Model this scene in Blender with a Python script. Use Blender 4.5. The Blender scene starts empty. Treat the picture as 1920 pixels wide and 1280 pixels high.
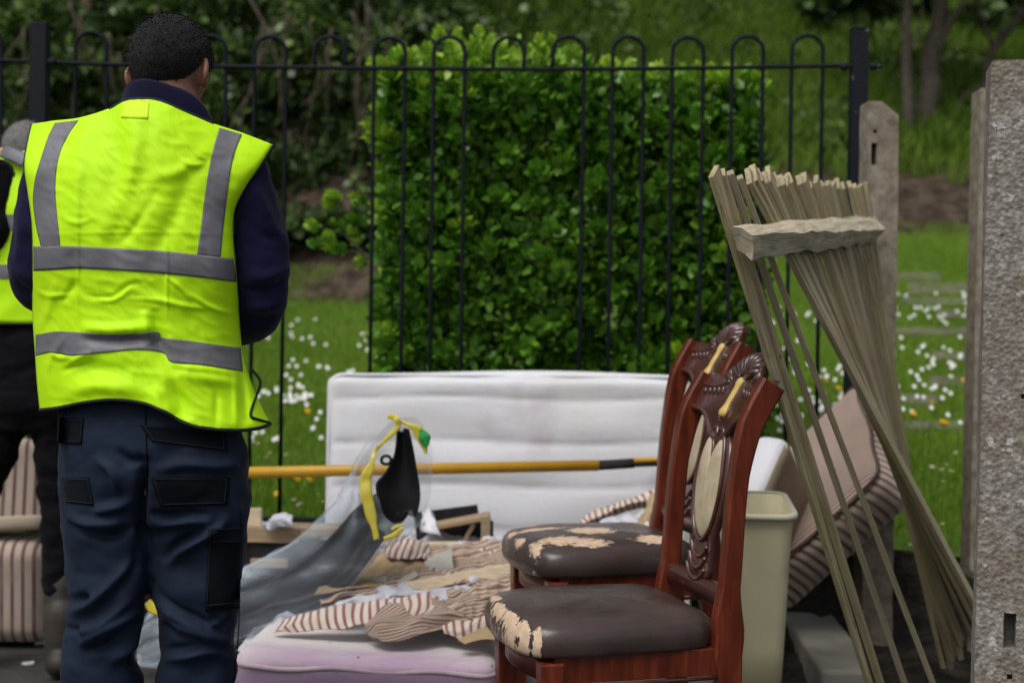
import bpy, bmesh, math, random
import numpy as np
from mathutils import Vector, Matrix, noise as mnoise
from mathutils.bvhtree import BVHTree

random.seed(7); RNG = np.random.default_rng(7)
scene = bpy.context.scene
COL = scene.collection
R = math.radians

# ------------------------------------------------------------------ camera
FPX = 2667.0                                  # 50 mm lens on a 36 mm wide frame, in photograph pixels
CAM = Vector((0, 0, 1.15))
PITCH, ROLL = R(1.074), R(0.8)
f0 = Vector((0, math.cos(PITCH), -math.sin(PITCH)))
r0 = Vector((1, 0, 0)); u0 = r0.cross(f0)
RIGHT = r0 * math.cos(ROLL) + u0 * math.sin(ROLL)
UP = u0 * math.cos(ROLL) - r0 * math.sin(ROLL)
cd = bpy.data.cameras.new('camera'); cam = bpy.data.objects.new('camera', cd); COL.objects.link(cam)
m = Matrix((RIGHT, UP, -f0)).transposed().to_4x4(); m.translation = CAM
cam.matrix_world = m
cd.lens = 50; cd.sensor_width = 36; cd.clip_start = 0.05; cd.clip_end = 500
cd.dof.use_dof = True; cd.dof.focus_distance = 2.95; cd.dof.aperture_fstop = 2.9
scene.camera = cam

# ------------------------------------------------------------------ overcast daylight
world = bpy.data.worlds.new('World'); scene.world = world; world.use_nodes = True
SUN_EL, SUN_AZ = R(58), R(215)                # azimuth clockwise from +Y: behind the camera, to its left
nt = world.node_tree; nt.nodes.clear()
wo = nt.nodes.new('ShaderNodeOutputWorld'); bg = nt.nodes.new('ShaderNodeBackground')
sk = nt.nodes.new('ShaderNodeTexSky'); sk.sky_type = 'NISHITA'; sk.sun_disc = False
sk.sun_elevation = SUN_EL; sk.sun_rotation = SUN_AZ; sk.air_density = 1.0; sk.dust_density = 4.0; sk.ozone_density = 1.0
hs = nt.nodes.new('ShaderNodeHueSaturation'); hs.inputs['Saturation'].default_value = 0.45
nt.links.new(sk.outputs[0], hs.inputs['Color']); nt.links.new(hs.outputs[0], bg.inputs[0])
nt.links.new(bg.outputs[0], wo.inputs[0]); bg.inputs[1].default_value = 0.10
sl = bpy.data.lights.new('sun', 'SUN'); sl.energy = 1.4; sl.angle = R(35); sl.color = (1.0, 0.97, 0.93)
sun = bpy.data.objects.new('sun', sl); COL.objects.link(sun)
sdir = Vector((math.sin(SUN_AZ) * math.cos(SUN_EL), math.cos(SUN_AZ) * math.cos(SUN_EL), math.sin(SUN_EL)))
sun.rotation_euler = sdir.to_track_quat('Z', 'Y').to_euler(); sun.location = (0, 0, 30)
vs = scene.view_settings
vs.view_transform = 'Standard'; vs.look = 'None'; vs.exposure = 0.25; vs.gamma = 1.0; vs.use_curve_mapping = False
scene.render.engine = 'CYCLES'
scene.cycles.use_denoising = True
scene.cycles.max_bounces = 8; scene.cycles.transparent_max_bounces = 24
scene.cycles.sample_clamp_indirect = 6.0

# ------------------------------------------------------------------ helpers
def P(px, py, Y):
    """World point at depth Y seen at photograph pixel (px, py)."""
    d = f0 + RIGHT * ((px - 960) / FPX) - UP * ((py - 640) / FPX)
    return CAM + d * (Y / d.y)
def PA(px, py, Y):
    px, py, Y = np.broadcast_arrays(np.asarray(px, float), np.asarray(py, float), np.asarray(Y, float))
    d = np.array(f0)[None] + ((px.ravel() - 960) / FPX)[:, None] * np.array(RIGHT) - ((py.ravel() - 640) / FPX)[:, None] * np.array(UP)
    return (np.array(CAM) + d * (Y.ravel() / d[:, 1])[:, None]).reshape(px.shape + (3,))
def PIX(V):
    V = np.asarray(V) - np.array(CAM)
    z = V @ np.array(f0)
    return 960 + FPX * (V @ np.array(RIGHT)) / z, 640 - FPX * (V @ np.array(UP)) / z
def crv(pts, n=None, closed=False, t=None):
    """Catmull-Rom through pts (any dimension)."""
    p = np.asarray(pts, float); k = len(p)
    if closed:
        p = np.vstack([p[-1], p, p[0], p[1]]); segs = k
    else:
        p = np.vstack([2 * p[0] - p[1], p, 2 * p[-1] - p[-2]]); segs = k - 1
    if t is None: t = np.linspace(0, 1, n, endpoint=not closed)
    q = np.clip(np.asarray(t, float), 0, 1) * segs
    i = np.minimum(q.astype(int), segs - 1); f = (q - i)[:, None]
    a, b, c, d = p[i], p[i + 1], p[i + 2], p[i + 3]
    return 0.5 * (2 * b + (c - a) * f + (2 * a - 5 * b + 4 * c - d) * f ** 2 + (3 * b - a - 3 * c + d) * f ** 3)
def lut(pairs):
    a = np.array(pairs, float); return lambda x: np.interp(x, a[:, 0], a[:, 1])
def sm(a, b, x):
    t = np.clip((np.asarray(x, float) - a) / (b - a), 0, 1); return t * t * (3 - 2 * t)
def fbm(V, scale, oct=3, seed=0.0):
    out = np.empty(len(V))
    for i, v in enumerate(V):
        out[i] = mnoise.fractal(Vector((v[0] * scale + seed, v[1] * scale - seed, v[2] * scale + 2.3 * seed)), 1.0, 2.0, oct)
    return out

class MB:
    def __init__(s): s.v = []; s.f = []; s.n = 0; s.uv = []; s.hasuv = False
    def add(s, V, F, uv=None):
        V = np.asarray(V, float).reshape(-1, 3)
        s.v.append(V); s.f += [tuple(int(i) + s.n for i in q) for q in F]
        if uv is not None: s.hasuv = True; s.uv.append(np.asarray(uv, float).reshape(-1, 2))
        else: s.uv.append(np.zeros((len(V), 2)))
        s.n += len(V); return s
    def grid(s, V, cu=False, cv=False, uv=None):
        n, mm = V.shape[:2]; F = []
        for i in range(n if cu else n - 1):
            for j in range(mm if cv else mm - 1):
                a, b = i, (i + 1) % n; c, d = j, (j + 1) % mm
                F.append((a * mm + c, b * mm + c, b * mm + d, a * mm + d))
        return s.add(V.reshape(-1, 3), F, uv)
    def tube(s, pts, rad, n=10, cap=True, flat=1.0, ref=None):
        pts = np.asarray([list(p) for p in pts], float); k = len(pts)
        rad = np.broadcast_to(np.asarray(rad, float), (k,))
        T = np.gradient(pts, axis=0); T /= np.linalg.norm(T, axis=1)[:, None] + 1e-12
        ref = np.array(ref if ref is not None else ((0, 0, 1) if abs(T[0][2]) < .9 else (1, 0, 0)), float)
        N = ref - T[0] * (ref @ T[0]); N /= np.linalg.norm(N)
        rings = []
        for i in range(k):
            N = N - T[i] * (N @ T[i]); N /= np.linalg.norm(N) + 1e-12
            B = np.cross(T[i], N)
            a = np.linspace(0, 2 * np.pi, n, endpoint=False)
            rings.append(pts[i] + rad[i] * (np.cos(a)[:, None] * N * flat + np.sin(a)[:, None] * B))
        base = s.n; s.grid(np.array(rings), cv=True)
        if cap:
            s.f.append(tuple(base + j for j in range(n))[::-1]); s.f.append(tuple(base + (k - 1) * n + j for j in range(n)))
        return s
    def box(s, c, size, rot=None, taper=1.0):
        h = np.array(size, float) / 2
        V = np.array([[x, y, z] for z in (-1, 1) for y in (-1, 1) for x in (-1, 1)], float)
        k = np.where(V[:, 2:3] > 0, taper, 1.0)
        V = V * h; V[:, :2] *= k
        if rot is not None: V = V @ np.array(rot.to_3x3()).T
        return s.add(V + np.array(c, float), [(0, 2, 3, 1), (4, 5, 7, 6), (0, 1, 5, 4), (2, 6, 7, 3), (0, 4, 6, 2), (1, 3, 7, 5)])
    def bar(s, a, b, w, t, side):
        """Board from a to b, w wide along `side`, t thick."""
        a, b, side = Vector(a), Vector(b), Vector(side)
        ax = (b - a).normalized(); side = (side - ax * side.dot(ax)).normalized(); nn = ax.cross(side)
        V = [p + side * (w / 2 * i) + nn * (t / 2 * j) for p in (a, b) for i, j in ((-1, -1), (1, -1), (1, 1), (-1, 1))]
        return s.add([list(v) for v in V], [(3, 2, 1, 0), (4, 5, 6, 7), (0, 1, 5, 4), (1, 2, 6, 5), (2, 3, 7, 6), (3, 0, 4, 7)])
    def ball(s, c, r, n=12, rot=None):
        r = np.broadcast_to(np.array(r, float), (3,))
        th = np.linspace(0.001, np.pi - 0.001, n); ph = np.linspace(0, 2 * np.pi, 2 * n, endpoint=False)
        V = np.stack([np.sin(th)[:, None] * np.cos(ph), np.sin(th)[:, None] * np.sin(ph), np.cos(th)[:, None] * np.ones_like(ph)], -1) * r
        if rot is not None: V = V @ np.array(rot.to_3x3()).T
        return s.grid(V + np.array(list(c)), cv=True)
    def mesh(s, name, mat=None, smooth=True, merge=None):
        me = bpy.data.meshes.new(name)
        V = np.vstack(s.v) if s.v else np.zeros((0, 3))
        me.from_pydata(V.tolist(), [], s.f)
        if s.hasuv:
            uv = np.vstack(s.uv); l = me.uv_layers.new(name='uv')
            idx = np.empty(len(me.loops), np.int32); me.loops.foreach_get('vertex_index', idx)
            l.data.foreach_set('uv', uv[idx].ravel())
        if merge or True:
            b = bmesh.new(); b.from_mesh(me)
            if merge: bmesh.ops.remove_doubles(b, verts=b.verts, dist=merge)
            bmesh.ops.recalc_face_normals(b, faces=b.faces); b.to_mesh(me); b.free()
        if smooth: me.polygons.foreach_set('use_smooth', np.ones(len(me.polygons), bool))
        if mat: me.materials.append(mat)
        me.update(); return me
    def build(s, name, mat=None, parent=None, smooth=True, bevel=0, solid=0, merge=None, angle=None):
        return link(name, s.mesh(name, mat, smooth, merge), parent, bevel, solid, angle)

def link(name, me, parent=None, bevel=0, solid=0, angle=None):
    o = bpy.data.objects.new(name, me); COL.objects.link(o)
    if parent is not None: o.parent = parent
    if solid:
        k = o.modifiers.new('solid', 'SOLIDIFY'); k.thickness = solid; k.offset = 0
    if bevel:
        k = o.modifiers.new('bevel', 'BEVEL'); k.width = bevel; k.segments = 2; k.limit_method = 'ANGLE'; k.angle_limit = R(40)
    return o
def tag(o, label=None, cat=None, group=None, kind=None):
    for k, v in (('label', label), ('category', cat), ('group', group), ('kind', kind)):
        if v: o[k] = v
    return o
def empty(name, loc=(0, 0, 0), rz=0.0):
    o = bpy.data.objects.new(name, None); COL.objects.link(o); o.location = loc; o.rotation_euler = (0, 0, rz)
    o.empty_display_size = .1; return o
def kids(o): return [c for c in bpy.data.objects if c.parent is o]
def copy_tree(o, parent=None):
    c = o.copy(); COL.objects.link(c); c.parent = parent
    for ch in kids(o): copy_tree(ch, c)
    return c
def evaluated(o):
    dg = bpy.context.evaluated_depsgraph_get(); dg.update()
    return bpy.data.meshes.new_from_object(o.evaluated_get(dg))
def remesh(mb, name, voxel, smooth_it=4, fac=.5):
    """Fuse overlapping closed shapes into one continuous skin."""
    o = link('tmp', mb.mesh('tmp'))
    k = o.modifiers.new('r', 'REMESH'); k.mode = 'VOXEL'; k.voxel_size = voxel
    if smooth_it:
        k = o.modifiers.new('s', 'SMOOTH'); k.iterations = smooth_it; k.factor = fac
    me = evaluated(o); me.name = name
    old = o.data; bpy.data.objects.remove(o); bpy.data.meshes.remove(old)
    me.polygons.foreach_set('use_smooth', np.ones(len(me.polygons), bool))
    return me
def verts(me):
    a = np.empty(len(me.vertices) * 3); me.vertices.foreach_get('co', a); return a.reshape(-1, 3)
def normals(me):
    a = np.empty(len(me.vertices) * 3, np.float32); me.vertex_normals.foreach_get('vector', a); return a.reshape(-1, 3).astype(float)
def setverts(me, V): me.vertices.foreach_set('co', np.ascontiguousarray(V, np.float32).ravel()); me.update()
def fold_height(px, py, folds):
    """Cloth creases: (amp, width, polyline in photo pixels)."""
    h = np.zeros(px.shape)
    for amp, w, pts in folds:
        q = crv(pts, max(8, 6 * len(pts))) if len(pts) > 2 else np.array(pts, float)
        best = np.full(px.shape, 1e9); tt = np.zeros(px.shape); L = len(q) - 1
        for i in range(L):
            a, b = q[i], q[i + 1]; d = b - a; l2 = d @ d + 1e-9
            t = np.clip(((px - a[0]) * d[0] + (py - a[1]) * d[1]) / l2, 0, 1)
            dd = np.hypot(px - a[0] - t * d[0], py - a[1] - t * d[1])
            k = dd < best; best = np.where(k, dd, best); tt = np.where(k, (i + t) / L, tt)
        h += amp * np.exp(-(best / w) ** 2) * np.clip(np.sin(np.pi * np.clip(tt, 0, 1)), 0, 1) ** .8
    return h

# ------------------------------------------------------------------ materials
class NT:
    def __init__(s, name):
        s.m = bpy.data.materials.new(name); s.m.use_nodes = True; s.t = s.m.node_tree; s.t.nodes.clear()
        s.out = s.n('OutputMaterial'); s.b = s.n('BsdfPrincipled'); s.l(s.b.outputs[0], s.out.inputs[0])
    def n(s, t, **k):
        o = s.t.nodes.new('ShaderNode' + t)
        for a, b in k.items(): setattr(o, a, b)
        return o
    def l(s, a, b): s.t.links.new(a, b)
    def val(s, node, name, v): node.inputs[name].default_value = v
    def coord(s, kind='Object', scale=None, rot=None):
        c = s.n('TexCoord').outputs[kind]
        if scale or rot:
            mp = s.n('Mapping'); s.l(c, mp.inputs[0])
            if scale: mp.inputs['Scale'].default_value = scale
            if rot: mp.inputs['Rotation'].default_value = rot
            c = mp.outputs[0]
        return c
    def noise(s, vec, scale, detail=5, rough=.55, dist=0):
        o = s.n('TexNoise'); s.l(vec, o.inputs['Vector']); s.val(o, 'Scale', scale); s.val(o, 'Detail', detail); s.val(o, 'Roughness', rough); s.val(o, 'Distortion', dist)
        return o.outputs['Fac']
    def math(s, op, a, b=None, clamp=False):
        o = s.n('Math', operation=op, use_clamp=clamp)
        for i, v in enumerate((a, b)):
            if v is None: continue
            if isinstance(v, (int, float)): o.inputs[i].default_value = v
            else: s.l(v, o.inputs[i])
        return o.outputs[0]
    def ramp(s, fac, stops):
        o = s.n('ValToRGB'); e = o.color_ramp.elements
        while len(e) < len(stops): e.new(.5)
        for k, (p, c) in zip(e, stops):
            k.position = p; k.color = (c, c, c, 1) if isinstance(c, (int, float)) else tuple(c) + (1,)
        s.l(fac, o.inputs[0]); return o.outputs[0]
    def mix(s, fac, a, b, mode='MIX'):
        o = s.n('MixRGB', blend_type=mode)
        for i, v in enumerate((fac, a, b)):
            if isinstance(v, (int, float)): o.inputs[i].default_value = v
            elif isinstance(v, tuple): o.inputs[i].default_value = v + (1,)
            else: s.l(v, o.inputs[i])
        return o.outputs[0]
    def color(s, c):
        if isinstance(c, tuple): s.b.inputs['Base Color'].default_value = c + (1,)
        else: s.l(c, s.b.inputs['Base Color'])
        return s
    def set(s, rough=.8, spec=.5, metal=0, sheen=0, coat=0, trans=0):
        s.val(s.b, 'Roughness', rough); s.val(s.b, 'Specular IOR Level', spec); s.val(s.b, 'Metallic', metal)
        s.val(s.b, 'Sheen Weight', sheen); s.val(s.b, 'Coat Weight', coat); s.val(s.b, 'Transmission Weight', trans); return s
    def bump(s, h, strength=.5, dist=.01):
        o = s.n('Bump'); s.val(o, 'Strength', strength); s.val(o, 'Distance', dist); s.l(h, o.inputs['Height']); s.l(o.outputs[0], s.b.inputs['Normal']); return s
def M(name, c1, c2=None, scale=6, lo=.35, hi=.65, rough=.8, spec=.4, metal=0, sheen=0, coat=0, bump=0, bscale=60, bdist=.005, mapscale=None, kind='Object', detail=6):
    k = NT(name); co = k.coord(kind, mapscale)
    if c2: k.color(k.ramp(k.noise(co, scale, detail), [(lo, c1), (hi, c2)]))
    else: k.color(c1)
    k.set(rough, spec, metal, sheen, coat)
    if bump: k.bump(k.noise(co, bscale, 6), bump, bdist)
    return k.m
def leaf_mat(name, dark, mid, bright, rough=.45, transl=.25, spec=.4):
    k = NT(name); at = k.n('Attribute', attribute_name='var').outputs['Fac']
    col = k.ramp(at, [(0, dark), (.5, mid), (1, bright)]); k.color(col); k.set(rough, spec)
    tr = k.n('BsdfTranslucent'); k.l(col, tr.inputs[0]); mx = k.n('MixShader'); mx.inputs[0].default_value = transl
    k.l(k.b.outputs[0], mx.inputs[1]); k.l(tr.outputs[0], mx.inputs[2]); k.l(mx.outputs[0], k.out.inputs[0]); return k.m
def stripe_mat(name, c1, c2, period, duty, expr, rough=.9, kind='Object', soft=.12, stain=None, bump=.3):
    """expr: (ax, ay, az) coefficients of the stripe coordinate."""
    k = NT(name); co = k.coord(kind); dp = k.n('VectorMath', operation='DOT_PRODUCT'); k.l(co, dp.inputs[0]); dp.inputs[1].default_value = expr
    fr = k.math('FRACT', k.math('MULTIPLY', dp.outputs['Value'], 1 / period))
    tri = k.math('ABSOLUTE', k.math('SUBTRACT', fr, .5))
    fac = k.ramp(tri, [(max(0, duty / 2 - soft / 2), 1.0), (min(1, duty / 2 + soft / 2), 0.0)])
    dirt = k.noise(co, 9, 5)
    col = k.mix(fac, c1, c2)
    if stain: col = k.mix(k.ramp(dirt, [(.45, 0.0), (.75, .6)]), col, stain)
    k.color(col); k.set(rough, .2, sheen=.2); k.bump(k.noise(co, 300, 3), bump, .002); return k.m
# ================================================================== SETTING
def Yend(x): return 10.5 + 1.5 * sm(-1.0, 2.0, x)
def terr(x, y):
    x = np.asarray(x, float); y = np.asarray(y, float)
    k = sm(-1.2, 2.2, x); ye = Yend(x)
    z = .30 + np.clip(y - 5.1, 0, None) * (.165 + .062 * k)
    z = np.where(y > ye, .30 + (ye - 5.1) * (.165 + .062 * k) + 0 * y, z)
    b = np.clip(y - ye, 0, None)
    left = .62 * np.minimum(b, 1.2) + 1.25 * np.clip(b - 1.2, 0, 3.5) + .55 * np.clip(b - 4.7, 0, None)
    right = .5 * b
    return z + left * (1 - k) + right * k
def heightfield(name, xs, ys, zf, mat, amp=.03, sc=2.0):
    X, Y = np.meshgrid(xs, ys, indexing='ij'); Z = zf(X, Y)
    V = np.stack([X, Y, Z], -1); V[..., 2] += amp * fbm(V.reshape(-1, 3), sc, 4, 3.1).reshape(X.shape)
    o = MB().grid(V).build(name, mat); return o

m_asphalt = M('asphalt', (.028, .027, .026), (.07, .066, .06), 9, .3, .7, .85, .3, bump=.6, bscale=260, bdist=.004)
mb = MB(); xs = np.concatenate([np.linspace(-160, -4, 12), np.linspace(-3.6, 3.6, 19), np.linspace(4, 160, 12)])
g = heightfield('ground', xs, np.concatenate([np.linspace(-160, -2, 10), np.linspace(-1.5, 5.3, 20), np.linspace(8, 160, 14)]), lambda x, y: 0 * x - np.where(y > 5.2, .3, 0), m_asphalt, .004, 1.3)
tag(g, kind='structure')

# lawn: soil colour with moss, covered by real blades
m_lawn = M('turf', (.05, .11, .01), (.11, .19, .025), 14, .3, .7, .95, .2, bump=.7, bscale=90, bdist=.03)
lawn = heightfield('lawn', np.linspace(-9, 9, 91), np.concatenate([np.linspace(5.1, 12.4, 56)]), lambda x, y: terr(x, np.minimum(y, Yend(x) + .4)) - np.where(y > Yend(x) + .1, .05, 0), m_lawn, .025, 1.5)
tag(lawn, kind='structure')
# bank: leaf litter and soil low down, grass growing on the upper right
k = NT('leaf_litter'); co = k.coord('Object')
k.color(k.ramp(k.noise(co, 7, 9, .65), [(.3, (.018, .013, .009)), (.5, (.07, .05, .034)), (.62, (.13, .10, .07)), (.75, (.06, .055, .03))]))
k.set(.95, .2); k.bump(k.noise(co, 40, 8), .9, .05); m_litter = k.m
def bankz(x, y): return terr(x, y)
bank = heightfield('bank', np.linspace(-16, 16, 129), np.concatenate([np.linspace(10.3, 14, 40), np.linspace(14.3, 46, 60)]), lambda x, y: terr(x, y) - np.where(y < Yend(x), .15, 0), m_litter, .14, 1.1)
tag(bank, kind='structure')
m_earth = M('dark_soil', (.012, .010, .008), (.05, .042, .032), 16, .35, .7, .95, .2, bump=.9, bscale=60, bdist=.03)
soil = heightfield('soil_bed', np.linspace(.60, 2.4, 40), np.linspace(3.2, 5.05, 40), lambda x, y: .012 + .03 * sm(.6, .8, x) + .1 * sm(4.3, 5.0, y), m_earth, .035, 7)
tag(soil, kind='structure')
# low earth face that holds the lawn above the asphalt
ret = MB(); xs = np.linspace(-9, 9, 150); rows = []
for t in np.linspace(0, 1, 7):
    rows.append(np.stack([xs, 5.04 + .08 * t + .02 * np.sin(xs * 9 + t * 5), -.02 + .335 * t + .012 * np.sin(xs * 13 + 2 * t)], -1))
rt = ret.grid(np.array(rows)).build('lawn_edge', m_earth); tag(rt, kind='structure')
# raised concrete pavement on the right
m_conc = M('concrete', (.17, .16, .13), (.30, .29, .25), 5, .3, .7, .9, .3, bump=.4, bscale=120, bdist=.004)
pv = MB(); pv.box((.32, 4.24, .03), (.62, 1.24, .08)); tag(pv.build('pavement', m_conc, smooth=False, bevel=.01), kind='structure')

# ---- grass blades, each a bent triangle pair ----
def blades(name, n, sampler, h, w, mat, label, lean=.5, clump=0.0, seed=1):
    rg = np.random.default_rng(seed); B = sampler(rg, n); n = len(B)
    a = rg.uniform(0, 2 * np.pi, n); H = h * rg.uniform(.5, 1.25, n); la = rg.uniform(0, 2 * np.pi, n); le = lean * rg.uniform(.1, 1, n) * H
    s = np.stack([np.cos(a), np.sin(a), 0 * a], -1) * (w * rg.uniform(.6, 1.3, n))[:, None]
    L = np.stack([np.cos(la), np.sin(la), 0 * la], -1) * le[:, None]; Z = np.array([0, 0, 1.0])
    V = np.stack([B - s, B + s, B + s * .7 + L * .35 + Z * (H * .6)[:, None], B - s * .7 + L * .35 + Z * (H * .6)[:, None], B + L + Z * (H * .95)[:, None]], 1)
    i = np.arange(n) * 5
    F = np.concatenate([np.stack([i, i + 1, i + 2, i + 3], -1).ravel(), np.stack([i + 3, i + 2, i + 4], -1).ravel()])
    me = bpy.data.meshes.new(name); me.vertices.add(5 * n); me.vertices.foreach_set('co', V.ravel().astype(np.float32))
    me.loops.add(7 * n); me.loops.foreach_set('vertex_index', F.astype(np.int32)); me.polygons.add(2 * n)
    ls = np.concatenate([np.arange(n) * 4, 4 * n + np.arange(n) * 3]); me.polygons.foreach_set('loop_start', ls.astype(np.int32))
    me.update(calc_edges=True)
    va = me.attributes.new('var', 'FLOAT', 'POINT')
    pt = np.array([mnoise.noise(Vector((b[0] * .9, b[1] * .9, 3))) for b in B]) * .5 + .5
    vv = np.clip(.55 * pt + .45 * rg.uniform(0, 1, n), 0, 1); va.data.foreach_set('value', np.repeat(vv, 5).astype(np.float32))
    me.materials.append(mat); o = link(name, me); tag(o, label, 'grass', kind='stuff'); return o
m_grass = leaf_mat('grass_blade', (.10, .195, .018), (.195, .33, .03), (.29, .41, .065), .6, .35, .2)
m_wild = leaf_mat('wild_grass', (.052, .105, .013), (.125, .215, .022), (.205, .29, .05), .7, .3, .15)
def wedge(x0, x1, rg, n, y0, y1, pw=1.0):
    """Ground points seen between photo columns x0..x1."""
    Y = y0 + (y1 - y0) * rg.uniform(0, 1, n) ** pw
    return (rg.uniform(x0, x1, n) - 960) / FPX * Y, Y
def s_lawn(rg, n):
    a = wedge(-150, 800, rg, n // 2, 5.13, 11.0, .85); b = wedge(1380, 1990, rg, n // 2, 5.13, 12.2, .85); c = wedge(1990, 3000, rg, n // 5, 5.13, 12.2, .85); e = wedge(-900, -150, rg, n // 6, 5.13, 11, .85)
    x = np.concatenate([a[0], b[0], c[0], e[0]]); y = np.concatenate([a[1], b[1], c[1], e[1]]); return np.stack([x, y, terr(x, y) - .005], -1)
blades('grass', 150000, s_lawn, .055, .0032, m_grass, 'short green lawn grass behind the black railings')
def s_bank(rg, n):
    x, y = wedge(640, 2000, rg, n, 12.4, 26, 1.0); x2, y2 = wedge(2000, 3300, rg, n // 3, 12.4, 26, 1.0); x, y = np.concatenate([x, x2]), np.concatenate([y, y2]); n = len(x); yy = y - (Yend(x) + 1.0); keep = (yy > 0.25 * rg.uniform(0, 3, n)) & (rg.uniform(0, 1, n) < sm(-1.9, .3, x) )
    x, y = x[keep], y[keep]; return np.stack([x, y, terr(x, y) - .03], -1)
blades('bank_grass', 90000, s_bank, .30, .012, m_wild, 'long rough green grass growing up the bank', .8, seed=2)

# ---- leaf clouds ----
LEAF = np.array([[0, 0, 0], [-.30, .32, .05], [-.26, .70, .03], [0, 1, -.08], [.26, .70, .03], [.30, .32, .05]], float)
def leafmesh(name, C, D, S, var, mat, rg, width=1.0):
    n = len(C); D = D / (np.linalg.norm(D, axis=1)[:, None] + 1e-9)
    r = rg.normal(size=(n, 3)); X = np.cross(D, r); X /= np.linalg.norm(X, axis=1)[:, None] + 1e-9; Z = np.cross(X, D)
    V = C[:, None] + S[:, None, None] * (LEAF[None, :, 0:1] * width * X[:, None] + LEAF[None, :, 1:2] * D[:, None] + LEAF[None, :, 2:3] * Z[:, None])
    i = np.arange(n)[:, None] * 6; F = np.concatenate([i + np.array([[0, 3, 2, 1]]), i + np.array([[0, 5, 4, 3]])], 1).ravel()
    me = bpy.data.meshes.new(name); me.vertices.add(6 * n); me.vertices.foreach_set('co', V.astype(np.float32).ravel())
    me.loops.add(8 * n); me.loops.foreach_set('vertex_index', F.astype(np.int32)); me.polygons.add(2 * n); me.polygons.foreach_set('loop_start', (np.arange(2 * n) * 4).astype(np.int32))
    me.update(calc_edges=True); at = me.attributes.new('var', 'FLOAT', 'POINT'); at.data.foreach_set('value', np.repeat(np.clip(var, 0, 1), 6).astype(np.float32))
    me.materials.append(mat); return me

# ---- clipped hedge behind the railings ----
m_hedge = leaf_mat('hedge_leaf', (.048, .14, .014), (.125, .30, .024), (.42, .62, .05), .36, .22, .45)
m_bark = M('bark', (.05, .04, .03), (.12, .10, .075), 12, .3, .7, .9, .3, bump=.8, bscale=40, bdist=.02)
hx0, hx1, hy0, hy1, hz0, hz1 = -.50, .93, 5.36, 6.35, .34, 2.11
hedge = empty('hedge', ((hx0 + hx1) / 2, (hy0 + hy1) / 2, hz0)); H0 = np.array(hedge.location)
tag(hedge, 'square clipped evergreen hedge with glossy leaves behind the railings', 'hedge')
rg = np.random.default_rng(11)
def hedge_pts(n, inset0, inset1):
    w, d, h = hx1 - hx0, hy1 - hy0, hz1 - hz0
    ar = np.array([w * h * 1.9, w * d, d * h, d * h, w * h * .4]); f = rg.choice(5, n, p=ar / ar.sum()); u, v = rg.uniform(0, 1, n), rg.uniform(0, 1, n)
    x = np.where(f == 2, 0, np.where(f == 3, 1, u)); y = np.where(f == 0, 0, np.where(f == 4, 1, np.where(f == 1, v, u))); z = np.where(f == 1, 1, v)
    Pn = np.stack([hx0 + w * x, hy0 + d * y, hz0 + h * z], -1)
    N = np.array([[0, -1, .25], [0, -.1, 1], [-1, 0, .25], [1, 0, .25], [0, 1, .25]])[f]
    lump = np.array([mnoise.noise(Vector((p[0] * 3.2, p[1] * 3.2, p[2] * 3.2))) for p in Pn]) * .11
    # soften the box edges
    c = np.array([(hx0 + hx1) / 2, (hy0 + hy1) / 2, (hz0 + hz1) / 2]); q = (Pn - c) / np.array([w / 2, d / 2, h / 2])
    cut = np.clip(np.sort(np.abs(q), 1)[:, 1] - .82, 0, None) * .55
    Pn = Pn + N * (lump - rg.uniform(inset0, inset1, n) - cut * .35)[:, None]
    return Pn, N, f
core = MB(); V, F = [], []
for t in range(38):
    x = hx0 + .1 + (hx1 - hx0 - .2) * rg.uniform(); y = hy0 + .25 + (hy1 - hy0 - .4) * rg.uniform()
    pts = [[x, y, hz0 - .02]]; z = hz0
    while z < hz1 - .3: z += .22; x += rg.normal() * .05; y += rg.normal() * .05; pts.append([x, y, z])
    core.tube(np.array(pts) - H0, np.linspace(.016, .005, len(pts)), 6)
tag(core.build('branches', m_bark, hedge), kind='stuff')
Pn, N, f = hedge_pts(52000, -.01, .20)
kp = np.array([mnoise.noise(Vector((p[0] * 6.5, p[1] * 6.5 + 3, p[2] * 6.5))) for p in Pn]) > -.42 * rg.uniform(.7, 1.6, len(Pn)); Pn, N, f = Pn[kp], N[kp], f[kp]
D = N + rg.normal(size=N.shape) * .75
l3 = np.array([mnoise.noise(Vector((p[0] * 5, p[1] * 5, p[2] * 5 + 9))) for p in Pn])
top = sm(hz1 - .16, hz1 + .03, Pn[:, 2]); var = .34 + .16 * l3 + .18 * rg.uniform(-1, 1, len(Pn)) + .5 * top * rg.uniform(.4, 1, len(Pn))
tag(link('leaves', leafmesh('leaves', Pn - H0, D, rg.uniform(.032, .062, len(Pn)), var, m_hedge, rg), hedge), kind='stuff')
def sprig(seed, bright):
    g = np.random.default_rng(seed); C, D, S, vv = [], [], [], []
    for k in range(16):
        t = .25 + .75 * k / 15; a = k * 2.4 + g.normal() * .25; el = .25 + 1.0 * t
        C.append([0.006 * math.cos(a), .006 * math.sin(a), .085 * t]); D.append([math.cos(a) * math.cos(el), math.sin(a) * math.cos(el), math.sin(el)])
        S.append(.060 * (1.12 - .45 * t) * g.uniform(.85, 1.15)); vv.append(bright + .18 * t + g.normal() * .07)
    return leafmesh('sprig', np.array(C), np.array(D), np.array(S), np.array(vv), m_hedge, g, 1.1)
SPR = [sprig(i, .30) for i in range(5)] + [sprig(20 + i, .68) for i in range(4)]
Pn, N, f = hedge_pts(1500, -.035, .05)
ok = [i for i in range(1500) if f[i] in (0, 2, 3)][:205] + [i for i in range(1500) if f[i] == 1 and Pn[i, 1] < hy0 + .55][:75]
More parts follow.
